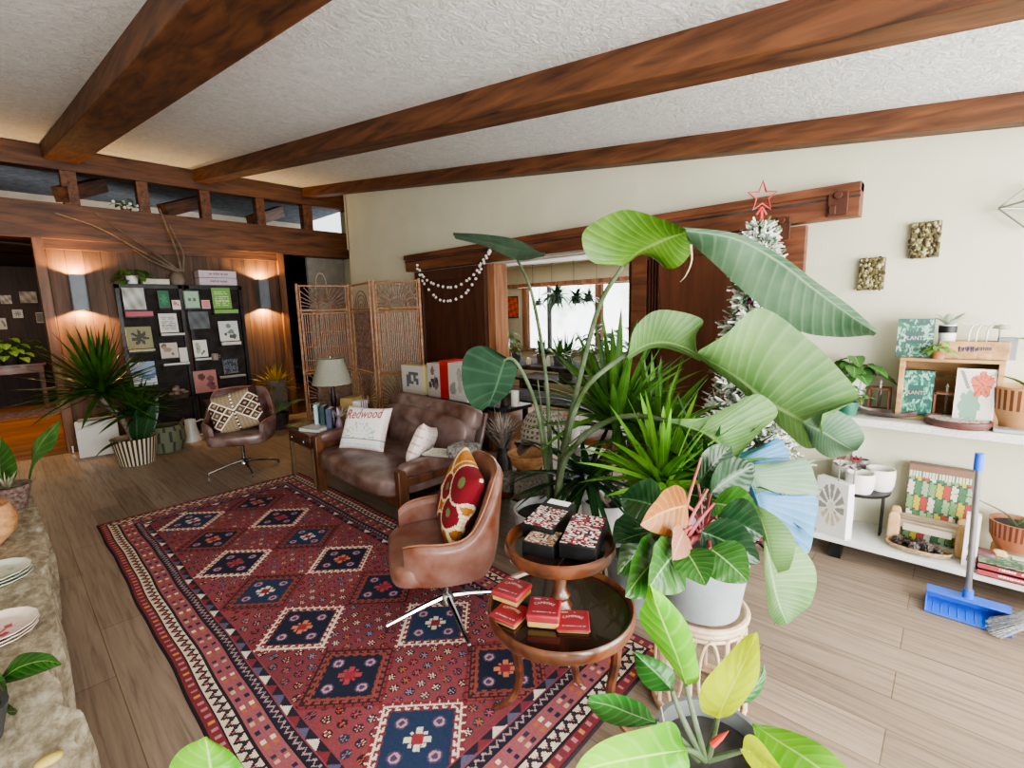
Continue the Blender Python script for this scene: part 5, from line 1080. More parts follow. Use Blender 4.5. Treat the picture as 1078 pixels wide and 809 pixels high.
for y,z,rr,hh,cl,lb in((6.82,.968,.11,.26,'#4a3527','round brown urn on the middle sunroom shelf'),(6.8,1.368,.13,.10,'#7a6650','wide low bowl on top of the sunroom shelf'),(6.5,.968,.07,.14,'#c9c2b4','pale jar beside the brown urn')):
    o=MB().lathe([(.001,0),(rr*.6,0),(rr,hh*.45),(rr*.75,hh*.85),(rr*.6,hh),(rr*.5,hh),(rr*.6,hh*.8),(.001,.02)],20).build('vase',mat('v'+cl,cl,.5)); o.location=(6.55,y,z); tag(o,lb,'vase')
bush('green plant in a tall dark glazed pot just inside the opening','potted_plant',(5.0,4.85,.786),22,.26,.09,PT,mat('dark_green_pot','#1d2a22',.25),.11,.30,(.1,1.5),.5,71)
SH=('small bushy plant in a dark pot','low leafy plant in a clay pot','spiky plant in a grey pot','feathery plant in a black pot','dark rosette plant in a small pot','tall thin-leaved plant in a dark pot','tangled plant in a tan pot')
SP=('on the potting table near the left jamb','on the potting table past the bushy one','in the potting table\'s middle','just right of the potting table\'s middle','on the potting table toward the right jamb','last but one on the potting table','at the potting table\'s right end')
for k in range(7):
    y=4.5-.38*k; nm=SH[k]+', '+SP[k]
    bush(nm,'potted_plant',(4.95+.12*(k%2)-.05,y,.786),16,.22+.05*(k%3),.05+.02*(k%2),(PT,DK,DG)[k%3],mat('sp%d'%(k%4),('#2d2824','#7c4c30','#55585a','#8d7a60')[k%4],.6),.08,.12,(.1,1.4),.4,80+k,('heart','strap','lance')[k%3],fold=.2)
for k in range(9):
    y=5.1-.33*k; o=MB().lathe([(.001,0),(.03,0),(.034,.05+.02*(k%3)),(.02,.09+.03*(k%3)),(.001,.09+.03*(k%3))],12).build('bottle',mat('btl%d'%(k%4),('#e5e0d6','#3a5a46','#8a3f2e','#d8c9a4')[k%4],.3)); o.location=(4.72,y,.786); tag(o,'small bottle or jar in the front row of the potting table','bottle','bottles along the potting table')
rod=T('curtain_rod','thin copper rod hung with plants across the sunroom window','rod',sun(545,301,6.6)); e1,e2=sun(541,303,6.6),sun(662,297,6.6); MB().tube([e1,e2],.014,8).build('rod',mat('copper','#9a5a3a',.4,.5),rod,world=True)
for px in(561,581,604,628): e=sun(px,300,6.6); MB().tube([e,Vector((e.x,e.y,2.28))],.004,5).build('hanger_wire',cordm,rod,world=True)
HP=('tiny hanging pot nearest the sunroom window\'s left frame','big hanging fern in the sunroom window','hanging trailing plant in the middle of the sunroom window','small hanging vine near the sunroom window\'s centre post')
for k,(px,py,sz,n) in enumerate(((567,322,.11,12),(586,320,.22,34),(607,320,.17,26),(620,318,.13,18))):
    e=sun(px,py,6.55); t=bush(HP[k],'hanging_plant',tuple(e),n,sz*1.6,sz*.35,DK,mat('hang_pot','#3a3f40',.6),sz*.5,sz*.75,(.4,1.9),.7,90+k,'strap'); top_=sun(px,300,6.6)
    MB().tube([(0,0,sz),(0.05,0,top_.z-e.z)],.004,5).build('cord',cordm,t)
bush('leafy tall plant on the sunroom floor in front of the window','potted_plant',(6.3,3.9,.35),30,.7,.11,DK,mat('floor_pot','#2f2f2d',.6),.16,.35,(.05,.9),.5,97,'ovate'); 
bush('bare twiggy plant silhouetted in the sunroom window\'s middle','potted_plant',(6.2,4.6,.35),18,.65,.06,DK,mat('floor_pot','#2f2f2d',.6),.14,.3,(.05,.8),.3,98,'lance')
bnch=T('window_bench','low dark bench under the sunroom window','bench',(6.4,4.2,0)); MB().box((0,0,.33),(.7,3.0,.04)).build('seat_board',dkt,bnch); 
for y in(-1.3,1.3): MB().box((0,y,.155),(.6,.06,.31)).build('leg',etw,bnch)
# ================================================================ DISPLAY SHELF ON THE RIGHT WALL
ZU,ZL=.862,.137; XF=3.19
marble=mat('terrazzo_white','#dcdcd4',.45,var=.25,scale=130); shw=mat('shelf_white','#dadbd5',.5,var=.1,scale=30)
ds=T('display_shelf','long two-level white speckled display shelf along the right wall','shelf',(3.37,-.6,0))
MB().box((0,-.02,ZU-.024),(.36,2.18,.046)).build('upper_board',marble,ds,bev=.004); MB().box((0,.02,ZL-.018),(.36,2.24,.035)).build('lower_board',shw,ds,bev=.004)
for y in(1.02,-.1,-1.0): MB().add([(-.15,y-.02,0),(-.09,y-.02,0),(-.02,y-.02,ZL-.05),(.1,y-.02,ZL-.04),(.1,y-.02,ZL-.036),(-.16,y-.02,ZL-.036)]+[(-.15,y+.04,0),(-.09,y+.04,0),(-.02,y+.04,ZL-.05),(.1,y+.04,ZL-.04),(.1,y+.04,ZL-.036),(-.16,y+.04,ZL-.036)],[(0,1,2,3,4,5)[::-1],(6,7,8,9,10,11)]+[(i,(i+1)%6,(i+1)%6+6,i+6) for i in range(6)]).build('foot',black,ds,smooth=False)
for y in(1.0,-1.0): MB().box((.165,y,(ZU+ZL)/2),(.02,.04,ZU-ZL)).build('upright',shw,ds,smooth=False)
def sy(px,py,X): return atx(px,py,X)
CR=wood('crate_wood','#9a7650','#d0a878',2.4,1,.7,stretch=10)
# crate lying on its side
a,b=atx(942,432,3.31),atx(1052,440,3.31); cy0,cy1=a.y,b.y; ch=.335; cw=a.y-b.y; cx=3.42
cr=T('wooden_crate','open wooden crate lying on its side on the upper shelf','crate',(cx,(cy0+cy1)/2,ZU))
MB().box((0,0,ch-.012),(.22,cw,.016)).build('top_slats',CR,cr,smooth=False,bev=.002); MB().box((0,0,.008),(.22,cw,.016)).build('bottom_slats',CR,cr,smooth=False,bev=.002)
for s in(-1,1): MB().box((0,s*(cw/2-.012),ch/2),(.22,.022,ch-.034)).build('crate_end',CR,cr,smooth=False,bev=.002)
mb=MB()
for z in(.06,.165,.27): mb.box((.105,0,z),(.01,cw-.04,.09))
mb.build('back_slats',CR,cr,smooth=False)
def fern_print(ttl,c1,c2,c3,bg,sd):
    r=random.Random(sd); L_=[(r.random(),r.random(),r.uniform(0,PI),r.choice((c1,c2,c3))) for _ in range(130)]
    def f(u,v):
        if .27<u<.73 and .36<v<.68: return lin(bg)
        for x,y,a,c in L_:
            dx,dy=u-x,v-y; p,q=dx*math.cos(a)+dy*math.sin(a),-dx*math.sin(a)+dy*math.cos(a)
            if (p/.085)**2+(q/.028)**2<1: return lin(c)
        return lin(bg)
    return f
def pbox(lab,X,px0,px1,pyt,z0,th,fn,edge,ttl=None,rz=-PI/2,tilt=0,inkc='#dfe6dc',tz=.5,ts=.2,cat='puzzle box',name='puzzle_box',res=(44,50)):
    a,b=atx(px0,pyt,X),atx(px1,pyt,X); w=abs(a.y-b.y); h=atx((px0+px1)/2,pyt,X).z-z0; t=T(name,lab,cat,(X,(a.y+b.y)/2,z0),rot=(-tilt,0,rz))
    MB().box((0,th/2,h/2),(w,th,h)).build('box_body',mat('edge'+edge,edge,.6,var=.05),t,bev=.002)
    MB().grid(lambda u,v:((u-.5)*w*.985,-.0008,v*h*.985+.001),res[0],res[1],cfn=fn).build('front_print',ptd,t,smooth=False)
    if ttl:
        mb=MB(); text(mb,ttl,w*ts,Matrix.Translation((0,-.0022,h*tz))@Matrix.Rotation(PI/2,4,'X'),wid=.85); mb.build('lettering',mat('ink'+inkc,inkc,.7),t,smooth=False)
    return t
FP=fern_print('HOUSE PLANTS','#7fb39a','#3f7f68','#a9c9b8','#47625f',1)
pbox('leafy green houseplants puzzle box standing on top of the crate','%s'and 3.36,946,985,336,ZU+ch-.004,.05,FP,'#4d5f5c','PLANTS',inkc='#cfd6cc')
pbox('leafy green houseplants puzzle box standing inside the crate',3.355,948,985,390,ZU+.017,.05,fern_print('','#5aa58a','#2d7a66','#8fc4ad','#2f5d58',2),'#26443f','PLANTS',inkc='#d9a79a')
def monst(u,v):
    if min(u,v,1-u,1-v)<.03: return lin('#f2efe9')
    x,y=u-.66,v-.74; d=math.hypot(x,y*1.2); 
    if d<.27+.04*math.sin(5*math.atan2(y,x)): return lin('#cf7258') if math.sin(math.atan2(y,x)*9)>-.7 else lin('#b3563f')
    x,y=u-.38,v-.34; d=math.hypot(x,y); a=math.atan2(y,x)
    if d<.30*(.75+.25*abs(math.cos(a*4))) : return lin('#7ea58c')
    if abs(u-.40)<.015 and v<.35: return lin('#4f7a5f')
    if abs((u-.2)+(v-.85)*.7)<.05 and v>.66: return lin('#8a8d88')
    return lin('#ddd8cf')
pbox('white book with a coral and sage leaf cover standing at the crate\'s open end',3.30,1008,1052,389,ZU+.001,.03,monst,'#f0ede6',name='book',cat='book',tilt=.08,res=(30,40))
# long wooden trough on the crate, and what stands in and by it
zt2=ZU+ch-.003; a,b=atx(988,372,3.38),atx(1062,375,3.38)
tr2=T('wooden_trough','narrow wooden trough with purple stencilling on top of the crate','trough',(3.40,(a.y+b.y)/2,zt2),-PI/2); tw=a.y-b.y
mb=MB().box((0,-.05,.045),(tw,.008,.09)).box((0,.05,.045),(tw,.008,.09)).box((0,0,.006),(tw,.1,.008)); 
for s in(-1,1): mb.box((s*(tw/2-.004),0,.045),(.008,.1,.09))
mb.build('trough_body',CR,tr2,smooth=False,bev=.002); mb=MB(); scribble(mb,.13,.022,Matrix.Translation((0,-.0545,.055))@Matrix.Rotation(PI/2,4,'X'),16,2); scribble(mb,.07,.03,Matrix.Translation((-.02,-.0546,.05))@Matrix.Rotation(PI/2,4,'X'),6,5); mb.build('lettering',mat('purple_ink','#3f2748',.8),tr2,smooth=False)
bc_=atx(998,345,3.40); t=T('small_planter','black and white banded square planter with a broad-leaved sprout, on the trough','plant',(3.41,bc_.y,zt2+.012)); 
MB().lathe([(.001,.0),(.034,0),(.036,.16),(.030,.16),(.028,.03),(.001,.03)],24,cols=lambda v,u:lin('#e6e4dd')).build('pot',ptd,t)
MB().lathe([(.0372,.118),(.0378,.155)],24,cap=False,col=lin('#1b1b1c')).build('black_band',ptd,t)
for k in range(6): an=k*1.05; leaf(MB(),(0,0,.15),(.075*math.cos(an),.075*math.sin(an),.20+.02*(k%2)),.045,(0,0,1),.1,.15,'ovate',8,4).build('leaf',leafmat('pale_leaf','#7f9a84','#c3d0bd','#d9e0d0',6,.5,.4,.2,.3,.04),t)
for k,(px,lb) in enumerate(((1021,'pale wire hook nearest the banded planter in the trough'),(1029,'pale wire hook in the middle of the trough'),(1040,'pale wire hook farthest along the trough'))):
    e=atx(px,350,3.40); o=MB().tube(crom([(0,0,0),(0,0,.13),(0,-.03,.165),(0,-.07,.15)],12),.0045,6).tube([(0,.0,.155),(0,.03,.165)],.004,6).build('wire_hook',mat('white_wire','#e4e2d8',.4)); o.location=(3.40,e.y,zt2+.014); tag(o,lb,'hook')
e=atx(1054,350,3.41); o=MB().tube([(0,0,0),(0,.005,.14)],.005,6).lathe([(.001,.135),(.035,.14),(.025,.155),(.001,.16)],16).build('mushroom_stake',mat('stake','#a39f8c',.6)); o.location=(3.40,e.y,zt2+.014); tag(o,'thin mushroom-shaped stake at the trough\'s far end','stake')
e=atx(988,372,3.33); bush('little round-leaved plant in a clay pot before the trough','small_plant',(3.315,e.y,zt2),16,.055,.035,PTL,terra,.03,.045,(.2,1.7),.5,101)
e=atx(1066,370,3.38); t=T('small_planter','grey block planter with one long green leaf at the picture\'s right edge','plant',(3.40,e.y+.0,zt2)); MB().box((0,.02,.055),(.07,.07,.11)).build('pot',concrete,t,bev=.004)
leaf(MB(),(0,.02,.10),(-.08,-.22,-.02),.075,(0,0,1),.3,.1,'oblong',12,5).build('leaf',PT,t)
# candle lanterns
cop=mat('copper_frame','#8a5a44',.35,.6)
def lantern(lab,px,X):
    e=atx(px,430,X); t=T('candle_lantern',lab,'lantern',(X,e.y,ZU+(.017 if X>3.35 else 0)))
    mb=MB()
    for sx in(-1,1):
        for s2 in(-1,1): mb.box((sx*.04,s2*.045,.065),(.009,.009,.13))
    for z in(.006,.128):
        for s in(-1,1): mb.box((s*.04,0,z),(.009,.098,.009)); mb.box((0,s*.045,z),(.088,.009,.009))
    mb.build('frame',cop,t,smooth=False); MB().tube([(0,0,.09),(0,0,.15)],[.006,.005],8).lathe([(.001,.15),(.008,.158),(.001,.178)],10).build('candle',mat('wax_white','#f2efe6',.5),t); MB().box((0,0,.07),(.07,.008,.10)).build('dark_glass',mat('smoked','#2a211d',.2),t)
    return t
lantern('copper-framed candle lantern left of the crate',925,3.40); lantern('copper-framed candle lantern inside the crate between box and book',995,3.40)
# potted plants at the shelf's near-door end
e=atx(896,400,3.42); t=bush('round-leaved plant in a grey grid-patterned pot on little legs','potted_plant',(3.415,e.y,ZU+.09),18,.14,.085,PT,None,.1,.13,(.1,1.5),.5,105,az=(1.5,4.8))
MB().lathe([(.001,0),(.072,0),(.098,.155),(.088,.155),(.066,.02),(.001,.02)],40,cols=lambda v,u:lin('#8a8a84') if (int(u*40)%4==0 or int(v*16)%3==0) else lin('#c9c8bd')).build('pot',ptd,t); MB().lathe([(.001,.13),(.085,.13)],18,cap=False).build('soil',soil,t)
for k in range(3): an=k*2.09+.5; MB().tube([(.05*math.cos(an),.05*math.sin(an),.01),(.065*math.cos(an),.065*math.sin(an),-.09)],[.009,.006],6).build('leg',CR,t)
e=atx(893,430,3.26); bush('small spiky succulent in a teal pot in front of the grid-patterned pot','potted_plant',(3.26,e.y,ZU),26,.12,.03,PT,mat('teal_pot','#1f6b55',.3),.05,.075,(.1,1.3),.2,107,'ovate')
e=atx(938,433,3.30); t=T('leaf_tray','dark brown boat-shaped tray on the shelf before the lantern','tray',(3.29,e.y+.02,ZU)); MB().grid(lambda u,v:(.05*(u-.5)*2*math.sin(PI*min(max(v,.02),.98))**.6,(v-.5)*.26,.006+.028*(abs(u-.5)*2)**2+.02*(2*v-1)**4),10,20).build('tray_body',mat('dark_bowl','#4a3324',.5,var=.3),t)
e=atx(1009,437,3.27); t=T('round_tin','round dark red tray with a pink and teal patterned top in front of the crate','tray',(3.275,e.y,ZU)); MB().lathe([(.001,0),(.122,0),(.13,.012),(.13,.034),(.122,.038),(.118,.03),(.001,.03)],44).build('rim',mat('maroon','#54241f',.4),t)
MB().grid(lambda u,v:(math.cos(2*PI*u)*.117*max(v,.01),math.sin(2*PI*u)*.117*max(v,.01),.0315),48,14,cfn=lambda u,v:lin(('#e2b9b4','#a9434f','#7fc4b5','#e8dcd0','#c96f78')[int(2.5+2.4*math.sin(u*38)*math.cos(v*11+u*9))])).build('patterned_top',ptd,t,smooth=False)
e=atx(1072,440,3.34); t=T('carved_pot','tan clay pot with two rows of dark notches, cut by the right edge','pot',(3.36,e.y-.02,ZU)); MB().lathe([(.001,0),(.09,0),(.12,.10),(.125,.2),(.118,.21),(.108,.2),(.10,.05),(.001,.03)],60,cols=lambda v,u:lin('#6a3f28') if (.33<v<.42 or .52<v<.6) and int(u*60)%2 else lin('#b98d63')).build('pot',ptd,t)
leaf(MB(),(0,.0,.20),(-.05,.14,.26),.08,(0,0,1),.2,.1,'ovate').build('leaf',PT,t)
e=atx(1064,449,3.24); o=MB().box((0,0,.008),(.08,.16,.016)).build('glass_tile',mat('clear_tile','#b9bfc0',.1,.3),bev=.003); o.location=(3.245,e.y-.02,ZU); tag(o,'thin grey glassy slab lying at the shelf\'s right end','slab')
# ---- lower shelf
e=atx(902,545,3.36); RX,RY=3.385,atx(908,520,3.385).y
rs_=T('black_riser','round black metal riser on hairpin legs holding white pots','riser',(RX,RY+.03,ZL)); MB().lathe([(.001,.255),(.160,.255),(.163,.265),(.163,.272),(.001,.272)],44).build('riser_top',black,rs_)
for k in range(3):
    an=k*2.094+2.6; c_,s_=math.cos(an),math.sin(an); pr_=Vector((-s_,c_,0)); q=Vector((c_*.13,s_*.13,0))
    MB().tube([q+pr_*.03+Vector((0,0,.256)),q*.98+pr_*.018+Vector((0,0,.006)),q*.98-pr_*.018+Vector((0,0,.006)),q-pr_*.03+Vector((0,0,.256))],.006,6).build('hairpin_leg',black,rs_)
def wpot(lab,px,X,r_,h,z=ZL+.273):
    e=atx(px,510,X); o=MB().lathe([(.001,0),(r_*.78,0),(r_*.95,h*.25),(r_,h*.7),(r_*.97,h),(r_*.86,h),(r_*.85,h*.4),(.001,h*.2)],36,cols=lambda v,u:lin('#b9bab5') if .42<v<.5 else lin('#eceae4')).build('ceramic_pot',painted('glazed',.3)); o.location=(X,e.y,z); tag(o,lab,'pot')
wpot('white and grey banded pot at the front of the black riser',905,3.29,.072,.115); wpot('white and grey banded pot behind the front one on the black riser',926,3.41,.072,.125); wpot('white pot farthest back on the black riser, half hidden by a leaf',887,3.46,.06,.11)
o=MB().lathe([(.001,0),(.03,0),(.032,.09),(.029,.09),(.026,.01),(.001,.01)],20).build('glass_cup',mat('silver_cup','#a9aba8',.2,.5)); o.location=(3.39,atx(904,470,3.39).y,ZL+.29); tag(o,'silvery cup stacked in the banded pots under the big leaf','cup')
o['label']='silvery cup stacked among the banded pots under the big leaf'
o.location=(3.475,atx(909,480,3.475).y,ZL+.273); o.scale=(1,1,1.6)
pbox('white gift bag printed with a grey and cream flower, at the lower shelf\'s door end',3.222,857,898,506,ZL,.055,lambda u,v:(lin('#eae3d2') if math.hypot(u-.5,v-.52)<.10 else (lin('#9a948e') if abs(math.cos(math.atan2(v-.5,u-.5)*6))>.55 and .14<math.hypot(u-.5,v-.52)<.42 and v>.42 else (lin('#cfc5a9') if abs(math.cos(math.atan2(v-.5,u-.5)*5))>.6 and .12<math.hypot(u-.5,v-.52)<.36 and v<=.45 else lin('#f1f1ee')))),'#eeeeea',rz=-PI/2-.45,name='gift_bag',cat='gift bag')
e=atx(868,505,3.30); t=T('dried_bouquet','small bunch of purple and white dried flowers behind the white gift bag','dried flowers',(3.40,e.y+.02,ZL)); MB().lathe([(.001,0),(.035,0),(.03,.12),(.001,.12)],14).build('vase',mat('grey_vase','#77757a',.5),t)
r=random.Random(8); mb=MB(); mb2=MB()
for k in range(90): p=Vector((max(-.06,min(.06,r.gauss(0,.03))),max(-.07,min(.07,r.gauss(0,.04))),.17+max(-.05,min(.05,r.gauss(0,.032))))); (mb if k%3 else mb2).sphere(tuple(p),r.uniform(.006,.012),5)
mb.build('purple_blooms',mat('purple_bloom','#5d4a66',.9),t); mb2.build('white_blooms',mat('white_bloom','#cfc9d0',.9),t)
for k,(px,py,lb) in enumerate(((885,481,'dark red tulip stake nearest the dried bouquet'),(901,485,'dark red tulip stake in front of the banded pot'))):
    X=3.22; e=atx(px,py,X); t=T('tulip_stake',lb,'stake',(X,e.y,ZL)); H_=e.z-ZL; MB().tube([(0,0,0),(0,0,H_-.01)],.003,6).build('rod',mat('wire_grey','#8f8f8c',.4,.5),t)
    mb=MB(); 
    for q in(-.5,0,.5): mb.add([(0,q*.03,H_-.02),(0,q*.03+.014,H_+.008),(0,q*.05,H_+.03),(0,q*.03-.014,H_+.008)],[(0,1,2,3)])
    mb.box((0,0,H_-.005),(.004,.034,.02)); mb.build('tulip_head',mat('tulip_red','#6e2128',.5),t,smooth=False)
    mb=MB(); 
    for s in(-1,1): mb.add([(0,0,H_-.06),(0,s*.02,H_-.035),(0,s*.036,H_-.04),(0,s*.02,H_-.055)],[(0,1,2,3)])
    mb.build('tulip_leaf',mat('tulip_leaf','#4a3836',.5),t,smooth=False)
def succ(u,v):
    if v>.93: return lin('#8a6a5a')
    if v>.84: return lin('#d5d9c4') if int(u*60)%3 else lin('#5d7a5f')
    k=int(u*9)+int(v*5)*3; cx=(int(u*9)+.5)/9; cy=(int(v*5)+.5)/5; d=math.hypot((u-cx)*9,(v-cy)*4)
    return lin(('#7ba06a','#c9b23f','#b54a44','#dcd3c0','#4d7a5a','#96b58a')[k%6]) if d<.5-.12*math.sin(6*math.atan2(v-cy,u-cx)) else lin('#3f5a4a')
pbox('wide puzzle box with a cactus and succulent print on the lower shelf',3.45,957,1030,493,ZL,.06,succ,'#7d6355',res=(72,40))
drift=wood('driftwood','#8a7a68','#c4b398',2.2,1,.8,stretch=9); endw=mat('pale_end','#d1ab76',.7,var=.2,scale=14)
def stand_(lab,y0,y1,X,h=.115):
    t=T('wooden_stand',lab,'stand',(X,(y0+y1)/2,ZL)); w=abs(y1-y0)
    MB().box((0,0,h*.66),(.125,w*.8,h*.16)).build('plank',drift,t,smooth=False,bev=.003); mb=MB()
    for k in range(3): mb.box((-.045+.045*k,0,h*.78),(.03,w*.86,.012))
    mb.build('top_slats',drift,t,smooth=False,bev=.003)
    MB().box((-.064,0,h*.62),(.008,w*.62,.035)).build('label_plate',mat('plate','#c9bfae',.7),t,smooth=False)
    for s in(-1,1):
        for dx in(-.052,.052): MB().sup((dx,s*w*.44,h*.5),(.018,w*.085,h*.5),.5,.5,12).build('leg',endw,t)
    return t
e0,e1=atx(936,548,3.30),atx(1020,560,3.30); stand_('footed driftwood riser with rounded pale legs on the lower shelf',e0.y,e1.y,3.38,.185)
e0=atx(1048,566,3.34); stand_('second driftwood riser at the right edge, under the patterned terracotta pot',e0.y,e0.y-.34,3.38,.10)
e=atx(966,573,3.25); t=T('wicker_tray','oval wicker tray heaped with pine cones at the lower shelf\'s front','tray',(3.245,e.y,ZL)); t.location=(3.285,e.y,ZL)
wk=mat('wicker_gold','#a98652',.7,var=.4,scale=60,bump=.5,bscale=80)
mb=MB(); sc_=lambda k,z,n=40:[(k*.062*math.cos(2*PI*i/n),k*.125*math.sin(2*PI*i/n),z) for i in range(n)]
for k,z in((1.0,.012),(1.06,.020),(1.10,.027)): mb.tube(sc_(k,z),.006,6,closed=True)
mb.add(sc_(1.0,.008),[tuple(range(40))]); mb.build('tray_body',wk,t)
r=random.Random(5)
cone=None
for k in range(10):
    mb=MB(); 
    if cone is None:
        for j in range(5):
            z=-.02+.01*j; rr=.018*math.sin(PI*(j+1)/6.2)+.004
            for q in range(7): an=q*.9+j*.45; leaf(mb,(rr*.3*math.cos(an),rr*.3*math.sin(an),z),(rr*1.25*math.cos(an),rr*1.25*math.sin(an),z+.008),.014,(0,0,1),0,.1,'ovate',3,2)
        mb.sphere((0,0,0),(.01,.01,.024),8); cone=o=mb.build('pine_cone',mat('cone_brown','#4d3424',.8,var=.4,scale=60))
    else: o=cone.copy(); C.objects.link(o)
    o.location=(3.285+r.uniform(-.03,.03),e.y+.095-.019*k,ZL+.034+.008*(k%2)); o.rotation_euler=(r.uniform(1,2),r.uniform(-.5,.5),r.uniform(0,6)); tag(o,'brown pine cone heaped in the oval wicker tray','pine cone','pine cones in the wicker tray')
e=atx(1066,545,3.36); t=T('terracotta_pot','terracotta pot with two notched bands and one thin leaf, at the right edge','plant',(3.38,e.y-.02,ZL+.105)); MB().lathe([(.001,0),(.07,0),(.095,.06),(.10,.13),(.104,.14),(.094,.14),(.085,.05),(.001,.03)],60,cols=lambda v,u:lin('#5f3325') if (.28<v<.36 or .46<v<.55) and int(u*60)%2 else lin('#9c6044')).build('pot',ptd,t)
MB().lathe([(.001,.12),(.09,.12)],18,cap=False).build('soil',soil,t)
MB().tube(crom([(0,0,.12),(-.02,.05,.18),(-.06,.17,.24),(-.08,.25,.25)],12),[.006-.0004*i for i in range(13)],6).build('leaf',stemg,t); leaf(MB(),(0,0,.12),(-.02,-.10,.28),.05,(0,1,0),0,.1,'lance',10,4).build('leaf',PT,t)
e=atx(1030,556,3.30); pbox('small white box with black dashes leaning beside the driftwood riser',3.245,1018,1034,543,ZL,.05,lambda u,v:lin('#1d1d1d') if .3<u<.75 and int(v*9)%2 else lin('#ecebe6'),'#e5e4de',res=(10,18),name='striped_box',cat='box')
e=atx(1043,558,3.28); o=MB().sup((0,0,.045),(.04,.045,.045),.4,.5,12).build('maroon_candle',mat('maroon_wax','#5b2a2d',.4)); o.location=(3.30,e.y+.01,ZL); tag(o,'dark maroon candle beside the dashed white box','candle')
for k in range(2):
    e=atx(1060,590,3.23); bt=book(('red book with a leafy green cover, uppermost of the lower shelf pair','red book lying beneath the leafy covered one')[k],(3.255,e.y-.03,ZL+.034*(1-k)+.0005),(.15,.26,.033),0,'#a13b40','#e3dccf',fn=artf('noise','#5d7a63','#8ba58c',60,'#44604d') if k==0 else None)
    mb=MB(); scribble(mb,.15,.012,Matrix.Translation((-.0757,-.02,.018))@Matrix.Rotation(-PI/2,4,'Z')@Matrix.Rotation(PI/2,4,'X'),16,k+3); mb.build('lettering',ink,bt,smooth=False)
# ---- on the wall
def tile(lab,px0,px1,py0,py1,sd):
    a,b=atx((px0+px1)/2,(py0+py1)/2,XW-.03),None; w=abs(atx(px0,py0,XW-.03).y-atx(px1,py0,XW-.03).y); h=atx(px0,py0,XW-.03).z-atx(px0,py1,XW-.03).z; t=T('wall_art',lab,'wall art',(XW-.001,a.y,a.z),-PI/2)
    MB().box((0,-.017,0),(w,.034,h)).build('backing',mat('art_edge','#5c523c',.9),t,bev=.002); r=random.Random(sd); mb=MB()
    for k in range(150): x,z=r.uniform(-w/2,w/2)*.93,r.uniform(-h/2,h/2)*.95; mb.sphere((x,-.036,z),(r.uniform(.006,.014),r.uniform(.004,.010),r.uniform(.006,.016)),5,col=lin(r.choice(('#8c8461','#5e5535','#b3a883','#463d26','#726a45'))))
    mb.build('textured_front',painted('moss',.9),t); return t
tile('square of mossy textured wall art nearest the sliding door track',904,931,272,305,1); tile('square of mossy textured wall art higher up, nearer the geometric frame',958,990,234,271,2)
g=atx(1085,218,XW-.07); t=T('geometric_frame','grey wire geometric wall hanging at the picture\'s right edge','wall hanging',tuple(g)); mb=MB()
V=[Vector(p) for p in((0,.11,.01),(0,.0,.115),(0,-.11,.01),(0,.0,-.105),(-.06,0,.03),(.06,0,0))]
for i,j in((0,1),(1,2),(2,3),(3,0),(4,0),(4,1),(4,2),(4,3),(5,0),(5,1),(5,2),(5,3)): mb.tube([V[i],V[j]],.005,6)
mb.build('wire_frame',mat('wire_frame','#8d8f86',.4,.5),t)
# ================================================================ DUSTPAN + BROOM
pl=[atz(*p,0) for p in((1000,633),(967,656),(1062,688),(1068,655))]; pc=sum(pl,Vector())/4
blue=mat('blue_plastic','#1f5fd0',.35,var=.05); dp=T('dustpan','bright blue dustpan with a long grey metal pole standing on the floor','dustpan',(2.985,-.14,0))
mb=MB(); Wd=.30; Dp=.17
mb.box((0,0,.006),(Dp,Wd,.006)); mb.box((Dp/2,0,.035),(.006,Wd,.06)); 
for s in(-1,1): mb.add([(-Dp/2,s*Wd/2,0),(Dp/2,s*Wd/2,0),(Dp/2,s*Wd/2,.065),(-Dp/2,s*Wd/2,.012),(-Dp/2,s*(Wd/2-.006),0),(Dp/2,s*(Wd/2-.006),0),(Dp/2,s*(Wd/2-.006),.065),(-Dp/2,s*(Wd/2-.006),.012)],[(0,1,2,3),(7,6,5,4),(0,4,5,1),(1,5,6,2),(2,6,7,3),(3,7,4,0)])
mb.box((Dp/2-.035,0,.066),(.08,Wd,.006)); ridge=mb
for k in range(9): mb.box((-.02,-.12+.03*k,.0095),(.1,.004,.003))
mb.build('pan',blue,dp,bev=.002); top_=atx(1031,482,2.99)-Vector((2.985,-.14,0)); base_=Vector((Dp/2-.03,.0,.06))
MB().tube([base_,top_],.013,12).build('pole',mat('brushed_steel','#9a9da1',.3,.8),dp); MB().tube([top_-Vector((0,0,.06)),top_+Vector((0,0,.02))],.017,12).build('grip',blue,dp); MB().tube([base_-Vector((0,0,.01)),base_+Vector((0,0,.05))],.02,12).build('socket',blue,dp)
br=T('broom_head','grey bristle broom head lying with its tips over the dustpan','broom',(2.93,-.27,.0)); mb=MB(); r=random.Random(3)
tp=Vector((.10,-.14,.10))
for k in range(150):
    f=r.random(); w=r.uniform(-1,1); e=Vector((-.05+.06*w+.02,.02-.01*abs(w)+r.uniform(-.02,.02)+.075*w*.2,.014+.012*r.random())); e=Vector((.02+.085*w-.03,.06-.02*w*w+r.uniform(-.02,.01),.014+.01*r.random())); s_=tp+Vector((.03*w,-.01,r.uniform(-.012,.012))); mb.tube([s_,s_.lerp(e,.5)+Vector((0,0,.015)),e],[.0022,.003,.0012],4,cap=False)
mb.build('bristles',mat('grey_bristle','#85898c',.6,var=.4,scale=80),br); MB().sup(tuple(tp+Vector((.01,-.03,.01))),(.05,.03,.03),.5,.5,12).build('broom_block',mat('broom_grey','#6d7276',.5),br); MB().tube([tp+Vector((.01,-.04,.02)),tp+Vector((.2,-.5,.55))],.012,10).build('handle',mat('brushed_steel','#9a9da1',.3,.8),br)
